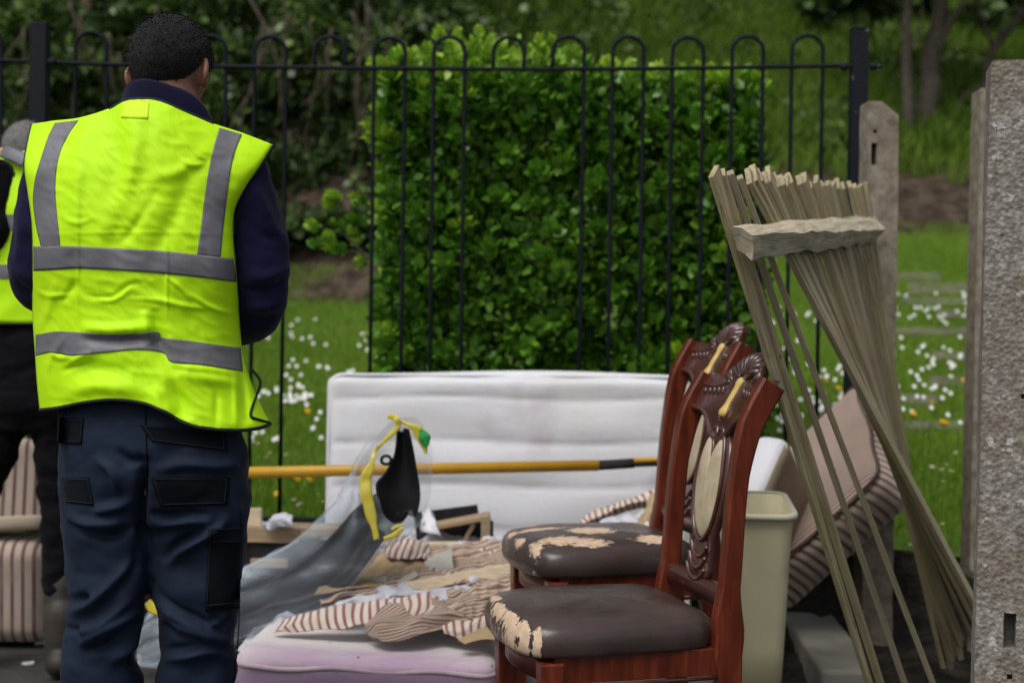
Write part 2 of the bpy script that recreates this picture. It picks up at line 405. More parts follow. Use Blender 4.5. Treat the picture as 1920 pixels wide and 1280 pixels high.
for i in ok:
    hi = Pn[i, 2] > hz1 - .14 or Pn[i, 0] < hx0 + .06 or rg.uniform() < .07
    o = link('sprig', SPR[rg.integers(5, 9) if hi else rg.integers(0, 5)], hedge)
    o.location = Vector(Pn[i] - H0); d = Vector(N[i] + rg.normal(size=3) * .35 + np.array([0, 0, .35])); o.rotation_euler = d.to_track_quat('Z', 'Y').to_euler()
    o.scale = (rg.uniform(.5, .8) if Pn[i, 2] > hz1 - .1 else rg.uniform(.75, 1.1),) * 3
# loose shoots reaching out on the left
for t in range(20):
    q = P(rg.uniform(600, 700), rg.uniform(370, 500), 5.75); o = link('sprig', SPR[(5 + t % 4) if t % 3 else t % 5], hedge); o.location = q - hedge.location
    o.rotation_euler = Vector((-1, -.3 + rg.normal() * .4, .6 + rg.normal() * .4)).to_track_quat('Z', 'Y').to_euler(); o.scale = (rg.uniform(.5, .75),) * 3
sh = MB()
for a, b in (((-.46, 5.7, 1.25), (-.70, 5.74, 1.48)), ((-.47, 5.7, 1.35), (-.66, 5.75, 1.40)), ((-.45, 5.75, 1.5), (-.6, 5.8, 1.62))):
    sh.tube(np.linspace(a, b, 5) - H0, np.linspace(.006, .003, 5), 6)
sh.build('shoot', m_bark, hedge)

# ---- undergrowth on the steep left bank ----
m_ivy = leaf_mat('ivy_leaf', (.018, .034, .010), (.054, .098, .022), (.15, .24, .045), .42, .12, .45)
def undergrowth(name, n, x0, x1, y0, y1, label, seed, size=(.06, .13), dens=None, lift=.5, bias=.0):
    g = np.random.default_rng(seed); px = g.uniform(x0, x1, n); Y = y0 + (y1 - y0) * g.uniform(0, 1, n); x = (px - 960) / FPX * Y
    z = terr(x, Y); base = np.stack([x, Y, z], -1)
    l1 = np.array([mnoise.noise(Vector((b[0] * .8, b[1] * .8 + seed, b[2] * .8))) for b in base]); l2 = np.array([mnoise.noise(Vector((b[0] * 2.4, b[1] * 2.4, b[2] * 2.4 + seed))) for b in base])
    out = lift * (.35 + l1 + .55 * l2) + g.uniform(-.12, .05, n)
    keep = out > -.12; C = base + np.array([0, -.85, .5]) * out[:, None]; C = C[keep]
    D = np.array([0, -.6, -.15]) + g.normal(size=C.shape) * .7
    var = .32 + .45 * l2[keep] + .25 * l1[keep] + g.normal(size=len(C)) * .16 + bias
    o = link(name, leafmesh(name, C, D, g.uniform(*size, len(C)), var, m_ivy, g, 1.25)); tag(o, label, 'undergrowth', kind='stuff'); return o
undergrowth('undergrowth', 70000, -250, 900, 11.3, 15.0, 'dark tangled ivy and bramble covering the steep bank', 5, bias=.08)
undergrowth('ivy', 26000, -1300, -200, 11.3, 15.0, 'dark ivy spreading along the bank beyond the second worker', 15, (.08, .16), bias=.08)
undergrowth('brambles', 15000, 900, 2100, 13.6, 20.0, 'low scrubby brambles scattered through the bank grass', 18, (.06, .12), lift=.30, bias=.22)
undergrowth('weeds', 6000, 480, 1420, 11.2, 14.4, 'scattered low weeds along the foot of the bank', 8, (.05, .10), lift=.22, bias=.25)
undergrowth('shrubs', 22000, 1480, 2050, 17.5, 24.0, 'dark bushy shrubs at the top of the grassy bank', 9, (.10, .2), lift=1.3, bias=.05)
tw = MB(); g = np.random.default_rng(21)
for t in range(34):
    px = g.choice([g.uniform(430, 760), g.uniform(-60, 700)]); Y = g.uniform(11.2, 12.2); a = np.array(P(px, g.uniform(-60, 140), Y)); L = g.uniform(.5, 1.7)
    d = np.array([g.normal() * .25, g.normal() * .12, -1.0]); pts = [a]
    for s_ in range(7): d = d + g.normal(size=3) * .16; pts.append(pts[-1] + d / np.linalg.norm(d) * L / 7)
    tw.tube(pts, np.linspace(.013, .004, 8) * g.uniform(.4, 1.2), 5)
tag(tw.build('dead_stems', M('dead_stem', (.05, .036, .025), (.12, .09, .065), 9, rough=.9)), 'bare brown stems hanging down the overgrown bank', 'stems', kind='stuff')

# ---- trees on the right bank ----
def limb(mb, pts, r0_, r1_, n=8, seed=0):
    q = crv(pts, 14); g = np.random.default_rng(seed); q[1:-1] += g.normal(size=(12, 3)) * r0_ * .18
    mb.tube(q, np.linspace(r0_, r1_, 14), n)
def tree(label, base, trunk, limbs, r, crown, seed, Yd):
    b = P(*base, Yd); zt = float(terr(b.x, b.y)); root = empty('bank_tree', (b.x, b.y, zt - .1)); o0 = np.array(root.location)
    W = lambda pts: [np.array(P(x, y, Yd + dy)) - o0 for x, y, dy in pts]
    t = MB(); limb(t, [np.array([0, 0, -.1])] + W(trunk), r, r * .55, 10, seed); t.build('trunk', m_bark, root)
    for i, l in enumerate(limbs): t = MB(); limb(t, W(l), r * .42, r * .12, 6, seed + i); t.build('branch', m_bark, root)
    g = np.random.default_rng(seed); C = []
    for cx, cy, cr, dy in crown:
        c = np.array(P(cx, cy, Yd + dy)) - o0; kx = g.normal(size=(900, 3)); kx /= np.linalg.norm(kx, axis=1)[:, None]; rr = cr * g.uniform(.35, 1, 900) ** .6
        C.append(c + kx * rr[:, None] * np.array([1, 1, .75]))
    C = np.vstack(C); D = g.normal(size=C.shape) + np.array([0, -.3, -.3])
    tag(link('crown', leafmesh('crown', C, D, g.uniform(.07, .15, len(C)), .4 + g.normal(size=len(C)) * .2, m_ivy, g, 1.1), root), kind='stuff')
    tag(root, label, 'tree', 'trees on the grassy bank')
tree('thick grey forked tree trunk standing on the grassy bank', (1742, 225), [(1744, 150, 0), (1757, 70, 0), (1765, -20, 0), (1775, -160, .1)], [[(1752, 110, 0), (1785, 40, -.1), (1815, -10, -.2), (1840, -90, -.2)], [(1765, -20, 0), (1730, -90, .2), (1700, -160, .2)]], .115, [(1790, -200, 1.1, 0), (1700, -230, .9, .3), (1880, -170, .9, -.2)], 31, 14.4)
tree('slender tree trunk standing just beside the thick forked trunk', (1706, 190), [(1700, 120, 0), (1697, 50, 0), (1702, -30, 0), (1690, -150, 0)], [[(1700, 100, 0), (1722, 60, -.1), (1730, 10, -.1)]], .06, [(1670, -170, .8, 0), (1720, -220, .7, .2)], 33, 14.2)
tree('thin leaning branches of a bare tree above the near concrete post', (1835, 215), [(1858, 105, 0), (1885, 60, 0), (1930, 10, 0), (1990, -80, 0)], [[(1868, 95, 0), (1845, 50, -.1), (1832, 0, -.1), (1835, -70, 0)], [(1845, 160, 0), (1800, 190, 0), (1790, 220, 0)]], .055, [(1960, -120, .8, 0), (1850, -140, .7, .2)], 35, 14.6)
# ================================================================== THINGS BEHIND: flowers, path, railings, posts
def hit(px, py, y0=5.12, y1=13.0):
    for Y in np.linspace(y0, y1, 320):
        q = P(px, py, Y)
        if q.z <= float(terr(q.x, q.y)): return q
    return None
m_petal = M('daisy_petal', (.78, .78, .74), rough=.7); m_yolk = M('flower_yellow', (.75, .42, .01), rough=.7); m_stem = M('flower_stem', (.06, .13, .02), rough=.7)
def flower(name, r, np_, petal, heart, h):
    mb = MB(); a = np.linspace(0, 2 * np.pi, np_, endpoint=False); F = []; V = []
    for t in a:
        c, s_ = math.cos(t), math.sin(t); w = 2.4 / np_ * r; i = len(V)
        V += [[.15 * r * c, .15 * r * s_, h], [.75 * r * c - w * s_, .75 * r * s_ + w * c, h + .1 * r], [r * c, r * s_, h + .05 * r], [.75 * r * c + w * s_, .75 * r * s_ - w * c, h + .1 * r]]; F.append((i, i + 3, i + 2, i + 1))
    mb.add(V, F); nP = len(F)
    mb.ball((0, 0, h + .12 * r), (.36 * r, .36 * r, .2 * r), 5); nH = len(mb.f) - nP
    mb.tube([(0, 0, -.01), (.002, 0, h * .5), (0, 0, h + .05 * r)], .0016, 4)
    me = mb.mesh(name); me.materials.append(petal); me.materials.append(heart); me.materials.append(m_stem)
    me.polygons.foreach_set('material_index', [0] * nP + [1] * nH + [2] * (len(me.polygons) - nP - nH)); return me
ME_D = [flower('daisy', .0145, 9, m_petal, m_yolk, .05), flower('daisy', .0125, 8, m_petal, m_yolk, .04)]
ME_Y = flower('dandelion', .022, 12, m_yolk, m_yolk, .06)
g = np.random.default_rng(4); pts = []
for _ in range(1250):
    if g.uniform() < .36: px, py = g.uniform(468, 692), 600 + 370 * g.uniform() ** .8
    else: px, py = g.uniform(1425, 1835), 560 + 500 * g.uniform() ** 1.0
    q = hit(px, py)
    if q is None: continue
    if mnoise.noise(Vector((q.x * 3.1, q.y * 2.2, 9))) + .22 * g.normal() < (.12 if px < 800 else -.03): continue
    pts.append(q)
pts.sort(key=lambda q: q.y)
for i, q in enumerate(pts[:250]):
    o = link('daisy', ME_D[i % 2]); o.location = q; o.rotation_euler = (R(g.uniform(5, 40)), R(g.uniform(-15, 15)), g.uniform(0, 6)); o.scale = (g.uniform(.5, .85),) * 3
    tag(o, 'small white daisy open in the lawn behind the railings', 'daisy', 'daisies in the lawn')
if len(pts) > 250:
    far = MB()
    for q in pts[250:]:
        a = np.linspace(0, 2 * np.pi, 7, endpoint=False); r_ = .0105
        far.add(np.array([[q.x + r_ * math.cos(t), q.y + r_ * math.sin(t), q.z + .045 + .01 * math.sin(t)] for t in a]), [tuple(range(7))])
    tag(far.build('far_daisies', m_petal, smooth=False), 'distant white daisies dotted up the lawn', 'daisies', kind='stuff')
for px, py in ((572, 783), (548, 912), (570, 914), (527, 940), (1565, 741), (1540, 727), (1764, 806), (1706, 789), (1737, 768), (1807, 726), (1759, 805), (1640, 700)):
    q = hit(px, py)
    if q is None: continue
    o = link('dandelion', ME_Y); o.location = q; o.scale = (.8, .8, .8); o.rotation_euler = (R(35), R(g.uniform(-20, 20)), g.uniform(0, 1))
    tag(o, 'yellow dandelion flower in the daisy lawn', 'dandelion', 'dandelions in the lawn')
# sunken stone slabs of a path up the lawn
path = empty('path'); tag(path, kind='structure'); m_slab = M('path_slab', (.10, .09, .07), (.21, .19, .15), 6, .3, .7, .95, .2, bump=.6, bscale=60)
for x0, x1, y0, y1 in ((1682, 1765, 518, 532), (1700, 1822, 538, 556), (1690, 1815, 565, 577), (1755, 1822, 588, 602), (1680, 1822, 622, 634), (1745, 1822, 668, 682), (1740, 1830, 715, 730), (1686, 1760, 748, 764), (1690, 1822, 800, 812)):
    a, b, c, d = hit(x0, y1), hit(x1, y1), hit(x1, y0), hit(x0, y0)
    if None in (a, b, c, d): continue
    T_ = [q + Vector((0, 0, .03)) for q in (a, b, c, d)]; B_ = [q - Vector((0, 0, .05)) for q in (a, b, c, d)]
    MB().add([list(q) for q in B_ + T_], [(3, 2, 1, 0), (4, 5, 6, 7), (0, 1, 5, 4), (1, 2, 6, 5), (2, 3, 7, 6), (3, 0, 4, 7)]).build('slab', m_slab, path, smooth=False, bevel=.008)

# ---- black bow-top railings ----
YF = 5.22
k = NT('black_paint'); co = k.coord('Object'); chip = k.ramp(k.noise(co, 17, 8, .7), [(.66, 0.0), (.69, 1.0)])
k.color(k.mix(chip, (.008, .010, .015), (.30, .31, .33))); k.set(.6, .2); k.bump(k.noise(co, 90, 3), .15, .002); m_iron = k.m
m_ironbar = M('black_paint_bar', (.005, .007, .011), (.010, .012, .017), 30, rough=.6, spec=.15, bump=.15, bscale=120)
fence = empty('railing_fence', (0, YF, .3)); F0 = np.array(fence.location)
tag(fence, 'black metal bow top railings between two square posts in front of the hedge', 'fence')
railpts = crv([P(-200, 106, YF), P(70, 116, YF), P(300, 123, YF), P(700, 128, YF), P(1000, 130, YF), P(1300, 128, YF), P(1612, 123, YF)], 60)
MB().tube(railpts - F0, .0092, 10, flat=.85).build('top_rail', m_ironbar, fence)
MB().tube(np.linspace(P(-200, 965, YF), P(1612, 985, YF), 12) - F0, .010, 8).build('bottom_rail', m_ironbar, fence)
def railz(x): return float(np.interp(x, railpts[:, 0], railpts[:, 2]))
zb = .36
for i in range(-2, 13):
    cx = 170 + 112 * i if i >= 0 else -27 - 112 * (-i - 1)
    xc = P(cx, 120, YF).x; hw = 29 / FPX * YF; zt = railz(xc) + .062; jit = random.uniform(-.004, .004)
    lo = [zb, zb]
    if cx in (618, 954): lo = [railz(xc)] * 2
    if cx == 1066: lo = [railz(xc), zb]
    a = np.linspace(np.pi, 0, 11); arc = [(xc + hw * math.cos(t), YF + .004, zt + jit + hw * .95 * math.sin(t)) for t in a]
    sag = random.uniform(-.006, .006)
    pts_ = [(xc - hw + sag, YF + .004, lo[0]), (xc - hw, YF + .004, (lo[0] + zt) / 2)] + arc + [(xc + hw, YF + .004, (lo[1] + zt) / 2), (xc + hw + sag, YF + .004, lo[1])]
    MB().tube(np.array(pts_) - F0, .0076, 8).build('bow_bar', m_ironbar, fence)
for x0, x1, yt in ((55, 86, 46), (1600, 1630, 54)):
    a, b = P(x0, yt, YF - .03), P(x1, yt, YF - .03); w = (b - a).x
    p_ = MB(); p_.box(((a.x + b.x) / 2 - F0[0], 0, (a.z + .2) / 2 - F0[2]), (w, w, a.z - .2)); p_.box(((a.x + b.x) / 2 - F0[0], 0, a.z + .004 - F0[2]), (w * 1.06, w * 1.06, .008))
    p_.build('post', m_iron, fence, smooth=False, bevel=.003)
for px in (98, 1583, 1638):
    q = P(px, 125 if px > 200 else 116, YF - .02); mb_ = MB(); mb_.ball(np.array(q) - F0, (.016, .014, .015), 8); mb_.tube([np.array(q) - F0, np.array(q) - F0 + np.array([.03 if px > 1000 else -.03, 0, 0])], .007, 8); mb_.build('bolt', m_iron, fence)

# ---- concrete posts ----
k = NT('aggregate_concrete'); co = k.coord('Object'); v = k.n('TexVoronoi'); k.l(co, v.inputs['Vector']); k.val(v, 'Scale', 110)
big = k.noise(co, 5, 6); fine = k.noise(co, 70, 8, .7)
c1 = k.ramp(fine, [(.32, (.115, .105, .085)), (.5, (.25, .232, .20)), (.68, (.45, .43, .40))])
c1 = k.mix(k.ramp(big, [(.46, 0.0), (.70, .65)]), c1, (.16, .12, .072))
lich = k.ramp(k.noise(co, 38, 6, .6), [(.62, 0.0), (.66, .85)]); c1 = k.mix(lich, c1, (.5, .5, .48))
k.color(c1); k.set(.95, .2); k.bump(k.math('ADD', fine, k.math('MULTIPLY', v.outputs['Distance'], .7)), .75, .006); m_agg = k.m
m_agg2 = M('brown_concrete', (.15, .125, .09), (.33, .29, .225), 26, .3, .7, .95, .2, bump=.5, bscale=80, bdist=.004, detail=9)
def cpost(name, label, x, y, w, d, zt, holes, lean=(0, 0), cham=None, rz=0.0, mat=None):
    root = bpy.data.objects.new('tmp', MB().mesh('t')); h = zt + .05
    b = bmesh.new(); prof = [(-w / 2, -.05), (w / 2, -.05), (w / 2, zt - (cham[1] if cham else 0)), (w / 2 - (cham[0] if cham else .004), zt), (-w / 2 + (cham[2] if cham else .004), zt), (-w / 2, zt - (cham[3] if cham else .004))]
    vs_ = [[b.verts.new((px, yy, pz)) for px, pz in prof] for yy in (-d / 2, d / 2)]
    b.faces.new(vs_[0]); b.faces.new(vs_[1][::-1])
    for i in range(len(prof)): j = (i + 1) % len(prof); b.faces.new((vs_[0][j], vs_[0][i], vs_[1][i], vs_[1][j]))
    bmesh.ops.recalc_face_normals(b, faces=b.faces); me = bpy.data.meshes.new(name); b.to_mesh(me); b.free()
    o = link(name, me); cut = MB()
    for hx, hz, hw, hh, dep in holes: cut.box((hx, -d / 2 + dep / 2 - .01, hz), (hw, dep + .02, hh))
    if holes:
        c = cut.build('cut', None, smooth=False); bm_ = o.modifiers.new('b', 'BOOLEAN'); bm_.operation = 'DIFFERENCE'; bm_.object = c; bm_.solver = 'EXACT'
        me2 = evaluated(o); o.modifiers.clear(); o.data = me2; bpy.data.objects.remove(c)
    # break up the long faces and roughen them a little
    b = bmesh.new(); b.from_mesh(o.data)
    for z in np.linspace(.02, zt - .08, 34): bmesh.ops.bisect_plane(b, geom=b.verts[:] + b.edges[:] + b.faces[:], plane_co=(0, 0, z), plane_no=(0, 0, 1))
    for v_ in b.verts: v_.co += Vector(mnoise.noise_vector(v_.co * 14)) * .0028
    b.to_mesh(o.data); b.free(); o.data.materials.clear(); o.data.materials.append(mat or m_agg)
    o.modifiers.new('bv', 'BEVEL').width = .006; o.modifiers[-1].segments = 3; o.modifiers[-1].limit_method = 'ANGLE'
    o.location = (x, y, 0); o.rotation_euler = (lean[0], lean[1], rz); tag(o, label, 'post'); return o
YA = 2.66; a_ = P(1836, 700, YA); zA = lambda py: P(1890, py, YA).z
cpost('concrete_post', 'tall speckled grey concrete post nearest the camera with a keyhole slot low down', a_.x + .0793, YA + .041, .132, .12, zA(114), [(-.006, zA(1180), .022, .066, .05), (.022, zA(265), .026, .072, .05), (.008, zA(740), .009, .009, .03), (-.002, zA(1266), .010, .010, .03)], (0, R(.3)), None, R(-15))
YB = 4.66; b_ = P(1655, 600, YB)
cpost('concrete_post', 'weathered concrete post with a chamfered top and slot beside the black railing post', b_.x, YB + .05, 58 / FPX * YB, .11, P(1650, 190, YB).z, [(P(1651, 290, YB).x - b_.x - .012, P(1651, 289, YB).z, .020, .072, .06), (P(1651, 245, YB).x - b_.x - .008, P(1651, 247, YB).z, .012, .012, .03), (P(1643, 573, YB).x - b_.x, P(1643, 568, YB).z, .012, .012, .03)], (0, R(-.35)), (.058, .045, .004, .004), 0.0, m_agg2)
YC = 4.62; c_ = P(1846, 600, YC)
cpost('concrete_post', 'pale slim post half hidden behind the nearest concrete post', c_.x + .004, YC + .05, .075, .10, P(1838, 166, YC).z, [(P(1836, 324, YC).x - c_.x - .022, P(1836, 322, YC).z, .008, .075, .04)], (0, R(.25)), None, 0.0, m_agg2)
eb = MB(); eb.bar(P(1762, 1075, 4.78), P(1885, 1150, 4.1), .12, .04, (0, 0, 1)); tag(eb.build('edging_board', M('damp_board', (.02, .018, .013), (.07, .062, .045), 20, mapscale=(4, 4, 20), bump=.6), smooth=False, bevel=.004), 'dark damp edging board on the soil behind the nearest concrete post', 'board')
kb = MB(); q0, q1 = P(1535, 1158, 4.95), P(1540, 1290, 4.25); kb.box(((q0.x + q1.x) / 2 + .0, 4.55, .07), (.17, .95, .14), Matrix.Rotation(R(-3), 3, 'Z')); tag(kb.build('kerb_block', m_conc, smooth=False, bevel=.012), 'long grey concrete kerb block lying on the ground beside the cream bin', 'kerb')

# ---- collapsed wooden paling panel ----
def woodmat(name, a, b, c, sc=(30, 30, 2.2), green=None, uvw='Object'):
    k = NT(name); co = k.coord(uvw, sc); n1 = k.noise(co, 3, 8, .65, .6); oi = k.n('ObjectInfo').outputs['Random']
    col = k.ramp(n1, [(.3, a), (.5, b), (.7, c)])
    if green: col = k.mix(k.ramp(k.noise(k.coord(uvw), 3.5, 5), [(.45, 0.0), (.65, .6)]), col, green)
    col = k.mix(k.math('MULTIPLY', oi, .6), col, (.24, .21, .16)); kn = k.ramp(k.noise(k.coord(uvw, (22, 22, 9)), 2.2, 2), [(.70, 0.0), (.75, .7)]); col = k.mix(kn, col, (.06, .045, .03)); k.color(col); k.set(.9, .2); k.bump(n1, .6, .004); return k.m
m_pale = woodmat('weathered_pale', (.16, .125, .07), (.41, .34, .20), (.58, .50, .33), green=(.31, .29, .12))
k = NT('weathered_rail'); co = k.coord('UV', (2.5, 26, 1)); n1 = k.noise(co, 3, 9, .7, .5); n2 = k.noise(k.coord('UV', (5, 5, 1)), 2, 5)
col = k.ramp(n1, [(.28, (.20, .15, .09)), (.45, (.46, .39, .27)), (.62, (.60, .54, .42)), (.75, (.74, .69, .58))]); col = k.mix(k.ramp(n2, [(.45, 0.0), (.7, .5)]), col, (.36, .32, .20)); k.color(col); k.set(.9, .2); k.bump(n1, .8, .006); m_railw = k.m
pan = empty('fence_panel', (.85, 3.8, 0)); N0 = np.array(pan.location)
tag(pan, 'collapsed wooden fence panel of many thin pales fanned out from a broken rail', 'fence panel')
t0_, t1_ = P(1338, 322, 3.05), P(1622, 346, 4.5); kx = (t1_.x - t0_.x) / (t1_.y - t0_.y)
rowdir = Vector((kx, 1, 0)).normalized()
def topY(px): return (t0_.x - kx * t0_.y) / ((px - 960) / FPX - kx)
g = np.random.default_rng(15)
tops = [1338, 1352, 1369, 1387] + list(np.linspace(1402, 1482, 9)) + list(np.linspace(1497, 1622, 13))
for i, px in enumerate(tops):
    px = px + (g.normal() * 1.6 if i > 3 else 0); f_ = (px - 1338) / 284; Y = float(topY(px)); T_ = P(px, 323 + 24 * f_ + g.normal() * (3.5 if i > 3 else 2), Y); kk = max(0, (px - 1402) / 220); th = .0125 + g.uniform(0, .004)
    if i < 4: bx, by, bY = ((1668, 1392, 3.72), (1688, 1400, 3.74), (1737, 1400, 3.78), (1795, 1400, 3.8))[i]
    elif kk < .72: bx, by, bY = 1832 - 62 * kk / .72 + g.normal() * 5, 1150 + 92 * kk / .72 + g.normal() * 6, 4.1 + .35 * kk
    else: bx, by, bY = 1735 - 25 * (kk - .72) / .28, 1000 - 60 * (kk - .72) / .28 + g.normal() * 10, 4.62
    B_ = P(bx, by, bY); vw = Vector((T_.x + B_.x, T_.y + B_.y, 0)).normalized(); sd = vw + Vector((g.normal() * .05 + (.03 if i > 3 else 0), 0, 0))
    if i == 0: sd = vw + Vector((.28, 0, 0)); 
    if i == 1: th = .018
    ax = (T_ - B_); mid = (T_ + B_) / 2; L = ax.length; w = g.uniform(.062, .098) if i > 3 else (.062, .05, .03, .03)[i]
    o = MB().box((0, 0, 0), (w, th, L)).build('pale', m_pale, pan, smooth=False, bevel=.002)
    z = ax.normalized(); x_ = (sd - z * sd.dot(z)).normalized(); y_ = z.cross(x_)
    mm = Matrix((x_, y_, z)).transposed().to_4x4(); mm.translation = mid - Vector(N0); o.matrix_local = mm
near = np.array([P(1371, 424, 3.0), P(1412, 438, 2.92), P(1408, 487, 2.94), P(1380, 468, 3.03)]); farr = np.array([P(1640, 403, 4.6), P(1658, 429, 4.5), P(1640, 457, 4.5), P(1622, 440, 4.62)])
rows = []; uvs = []
for t in np.linspace(0, 1, 60):
    c = near * (1 - t) + farr * t
    ring = np.vstack([c[0], c[0] * .5 + c[1] * .5 + [0, 0, .005], c[1], c[1] * .66 + c[2] * .34, c[1] * .33 + c[2] * .67, c[2], c[2] * .5 + c[3] * .5, c[3]])
    n_ = np.array([mnoise.noise_vector(Vector((p[0] * 7, p[1] * 3, p[2] * 30))) for p in ring]) * .007; chip = np.zeros_like(ring); chip[2, 2] = -.012 * abs(mnoise.noise(Vector((t * 9, 1, 1)))); chip[5, 2] = .012 * abs(mnoise.noise(Vector((t * 7, 5, 1))))
    rows.append(ring + n_ + chip - N0); uvs.append([(t * 1.8, j * .025) for j in range(8)])
rb = MB(); rb.grid(np.array(rows), cv=True, uv=np.array(uvs)); rb.f.append(tuple(range(8))); rb.f.append(tuple(59 * 8 + j for j in range(8))[::-1])
rb.build('broken_rail', m_railw, pan, smooth=False)

# ================================================================== MATTRESSES
def rbox(size, r, n=(24, 18, 8), disp=None):
    """Closed box with softly rounded edges; disp(V, N) may move its points."""
    b = bmesh.new(); h = np.array(size, float) / 2; V = []; F = []
    mb = MB()
    for ax in range(3):
        u, v = [i for i in range(3) if i != ax]
        for s_ in (-1, 1):
            a = np.sin(np.linspace(-1, 1, n[u] + 1) * np.pi / 2) * .25 + np.linspace(-1, 1, n[u] + 1) * .75; c = np.sin(np.linspace(-1, 1, n[v] + 1) * np.pi / 2) * .25 + np.linspace(-1, 1, n[v] + 1) * .75
            A, C = np.meshgrid(a, c, indexing='ij'); G = np.zeros(A.shape + (3,)); G[..., u] = A * h[u]; G[..., v] = C * h[v]; G[..., ax] = s_ * h[ax]; mb.grid(G)
    b.free(); Vv = np.vstack(mb.v); inner = np.clip(Vv, -(h - r), h - r); d = Vv - inner; ln = np.linalg.norm(d, axis=1)[:, None] + 1e-9
    Nn = d / ln; Vv = inner + Nn * r
    if disp is not None: Vv = Vv + disp(Vv, Nn)
    mb.v = [Vv]; mb.uv = [np.zeros((len(Vv), 2))]; return mb
def piping(parent, hx, hy, z, r, mat, rr=.007, rc=.05, wob=.004):
    a = []
    for cx, cy, t0 in ((1, 1, 0), (-1, 1, 90), (-1, -1, 180), (1, -1, 270)):
        for t in np.linspace(t0, t0 + 90, 6): a.append((cx * (hx - rc) + rc * math.cos(R(t)), cy * (hy - rc) + rc * math.sin(R(t)), z))
    a.append(a[0]); a = np.array(a); L = np.concatenate([[0], np.cumsum(np.linalg.norm(np.diff(a, axis=0), axis=1))]); tt = np.linspace(0, L[-1], 220)
    q = np.stack([np.interp(tt, L, a[:, i]) for i in range(3)], -1); q[:, 2] += wob * np.sin(np.arange(len(q)) * .35)
    return MB().tube(q, rr, 6, cap=False).build('piping', mat, parent)
# white quilted mattress leaning on the railings
k = NT('white_ticking'); co = k.coord('Object'); st = k.ramp(k.noise(co, 2.2, 6, .6), [(.5, 0.0), (.8, .5)])
sx = k.n('SeparateXYZ'); k.l(co, sx.inputs[0])
col = k.mix(st, (.72, .73, .77), (.58, .53, .42)); col = k.mix(k.ramp(k.noise(k.coord('Object', (1, 1, 1.7)), 3.3, 4), [(.60, 0.0), (.72, .45)]), col, (.45, .38, .49))
k.color(col); k.set(.75, .3, sheen=.2); k.bump(k.noise(co, 45, 5), .25, .006); m_white = k.m
def quilt(V, N):
    z = V[:, 1]; ph = z / .152; rid = np.abs(np.sin(np.pi * (ph + .5 + .05 * np.sin(V[:, 0] * 7))))
    d = np.zeros_like(V); f_ = np.abs(N[:, 2]) > .9
    d[:, 2] = np.where(f_, np.sign(N[:, 2]) * (.012 * rid ** .4 - .008), 0)
    w = np.array([mnoise.noise(Vector((p[0] * 3, p[1] * 9, 2))) for p in V]); d[:, 2] += np.where(f_, N[:, 2] * .008 * w, 0)
    d[:, 1] += .007 * np.sin(V[:, 0] * 5.0 + 1) * (np.abs(N[:, 1]) > .5); return d
qa, qb = P(612, 705, 4.96), P(1300, 714, 4.96); W_ = qb.x - qa.x; Hm = qa.z + .02
mt = rbox((W_, Hm, .17), .055, (60, 90, 8), quilt).build('mattress', m_white, merge=1e-4)
mt.rotation_euler = (R(86), R(-.3), 0); mt.location = ((qa.x + qb.x) / 2, 5.0, Hm / 2)
tag(mt, 'white quilted single mattress standing on edge against the railings', 'mattress')
for z in (-.082, .082): piping(mt, W_ / 2 - .014, Hm / 2 - .014, z * .84, 0, m_white, .006, .05)
# stained mattress lying flat in front
k = NT('stained_ticking'); co = k.coord('Object'); sx = k.n('SeparateXYZ'); k.l(co, sx.inputs[0])
n1 = k.noise(k.coord('Object', (1.2, 3, 1)), 3.0, 5, .55, .4)
edge = k.math('ADD', k.math('MULTIPLY', sx.outputs['Y'], -2.4), k.math('MULTIPLY', n1, .9))
col = k.mix(k.ramp(edge, [(1.02, 0.0), (1.5, .75)]) if False else k.ramp(k.math('MULTIPLY', edge, .5), [(.62, 0.0), (.80, .8)]), (.68, .64, .62), (.48, .30, .45))
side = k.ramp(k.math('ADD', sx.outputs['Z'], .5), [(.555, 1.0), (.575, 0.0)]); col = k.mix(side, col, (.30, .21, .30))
spk = k.ramp(k.noise(co, 30, 3), [(.70, 0.0), (.72, .8)]); col = k.mix(spk, col, (.05, .045, .04))
k.color(col); k.set(.85, .25, sheen=.2); k.bump(k.noise(co, 30, 5), .3, .008); m_stain = k.m
xa, xb = P(440, 1230, 3.72).x, P(942, 1245, 3.72).x
def soft(V, N):
    d = np.zeros_like(V); w = np.array([mnoise.noise(Vector((p[0] * 2.2, p[1] * 2.5, p[2] * 4))) for p in V]); d[:, 2] = .014 * w * (np.abs(N[:, 2]) > .3); d[:, 1] = .008 * w * (np.abs(N[:, 1]) > .5); return d
lm = rbox((xb - xa, .95, .20), .05, (40, 40, 8), soft).build('mattress', m_stain, merge=1e-4); lm.location = ((xa + xb) / 2, 4.19, .148); lm.rotation_euler = (0, R(.9), R(-1.5))
tag(lm, 'stained pinkish white mattress lying flat under the heap of rags', 'mattress')
piping(lm, (xb - xa) / 2 - .004, .475 - .004, .062, 0, M('pink_piping', (.56, .45, .47), (.40, .30, .36), 8), .0075, .05)
piping(lm, (xb - xa) / 2 - .004, .475 - .004, -.062, 0, M('dark_piping', (.30, .22, .28)), .007, .05)
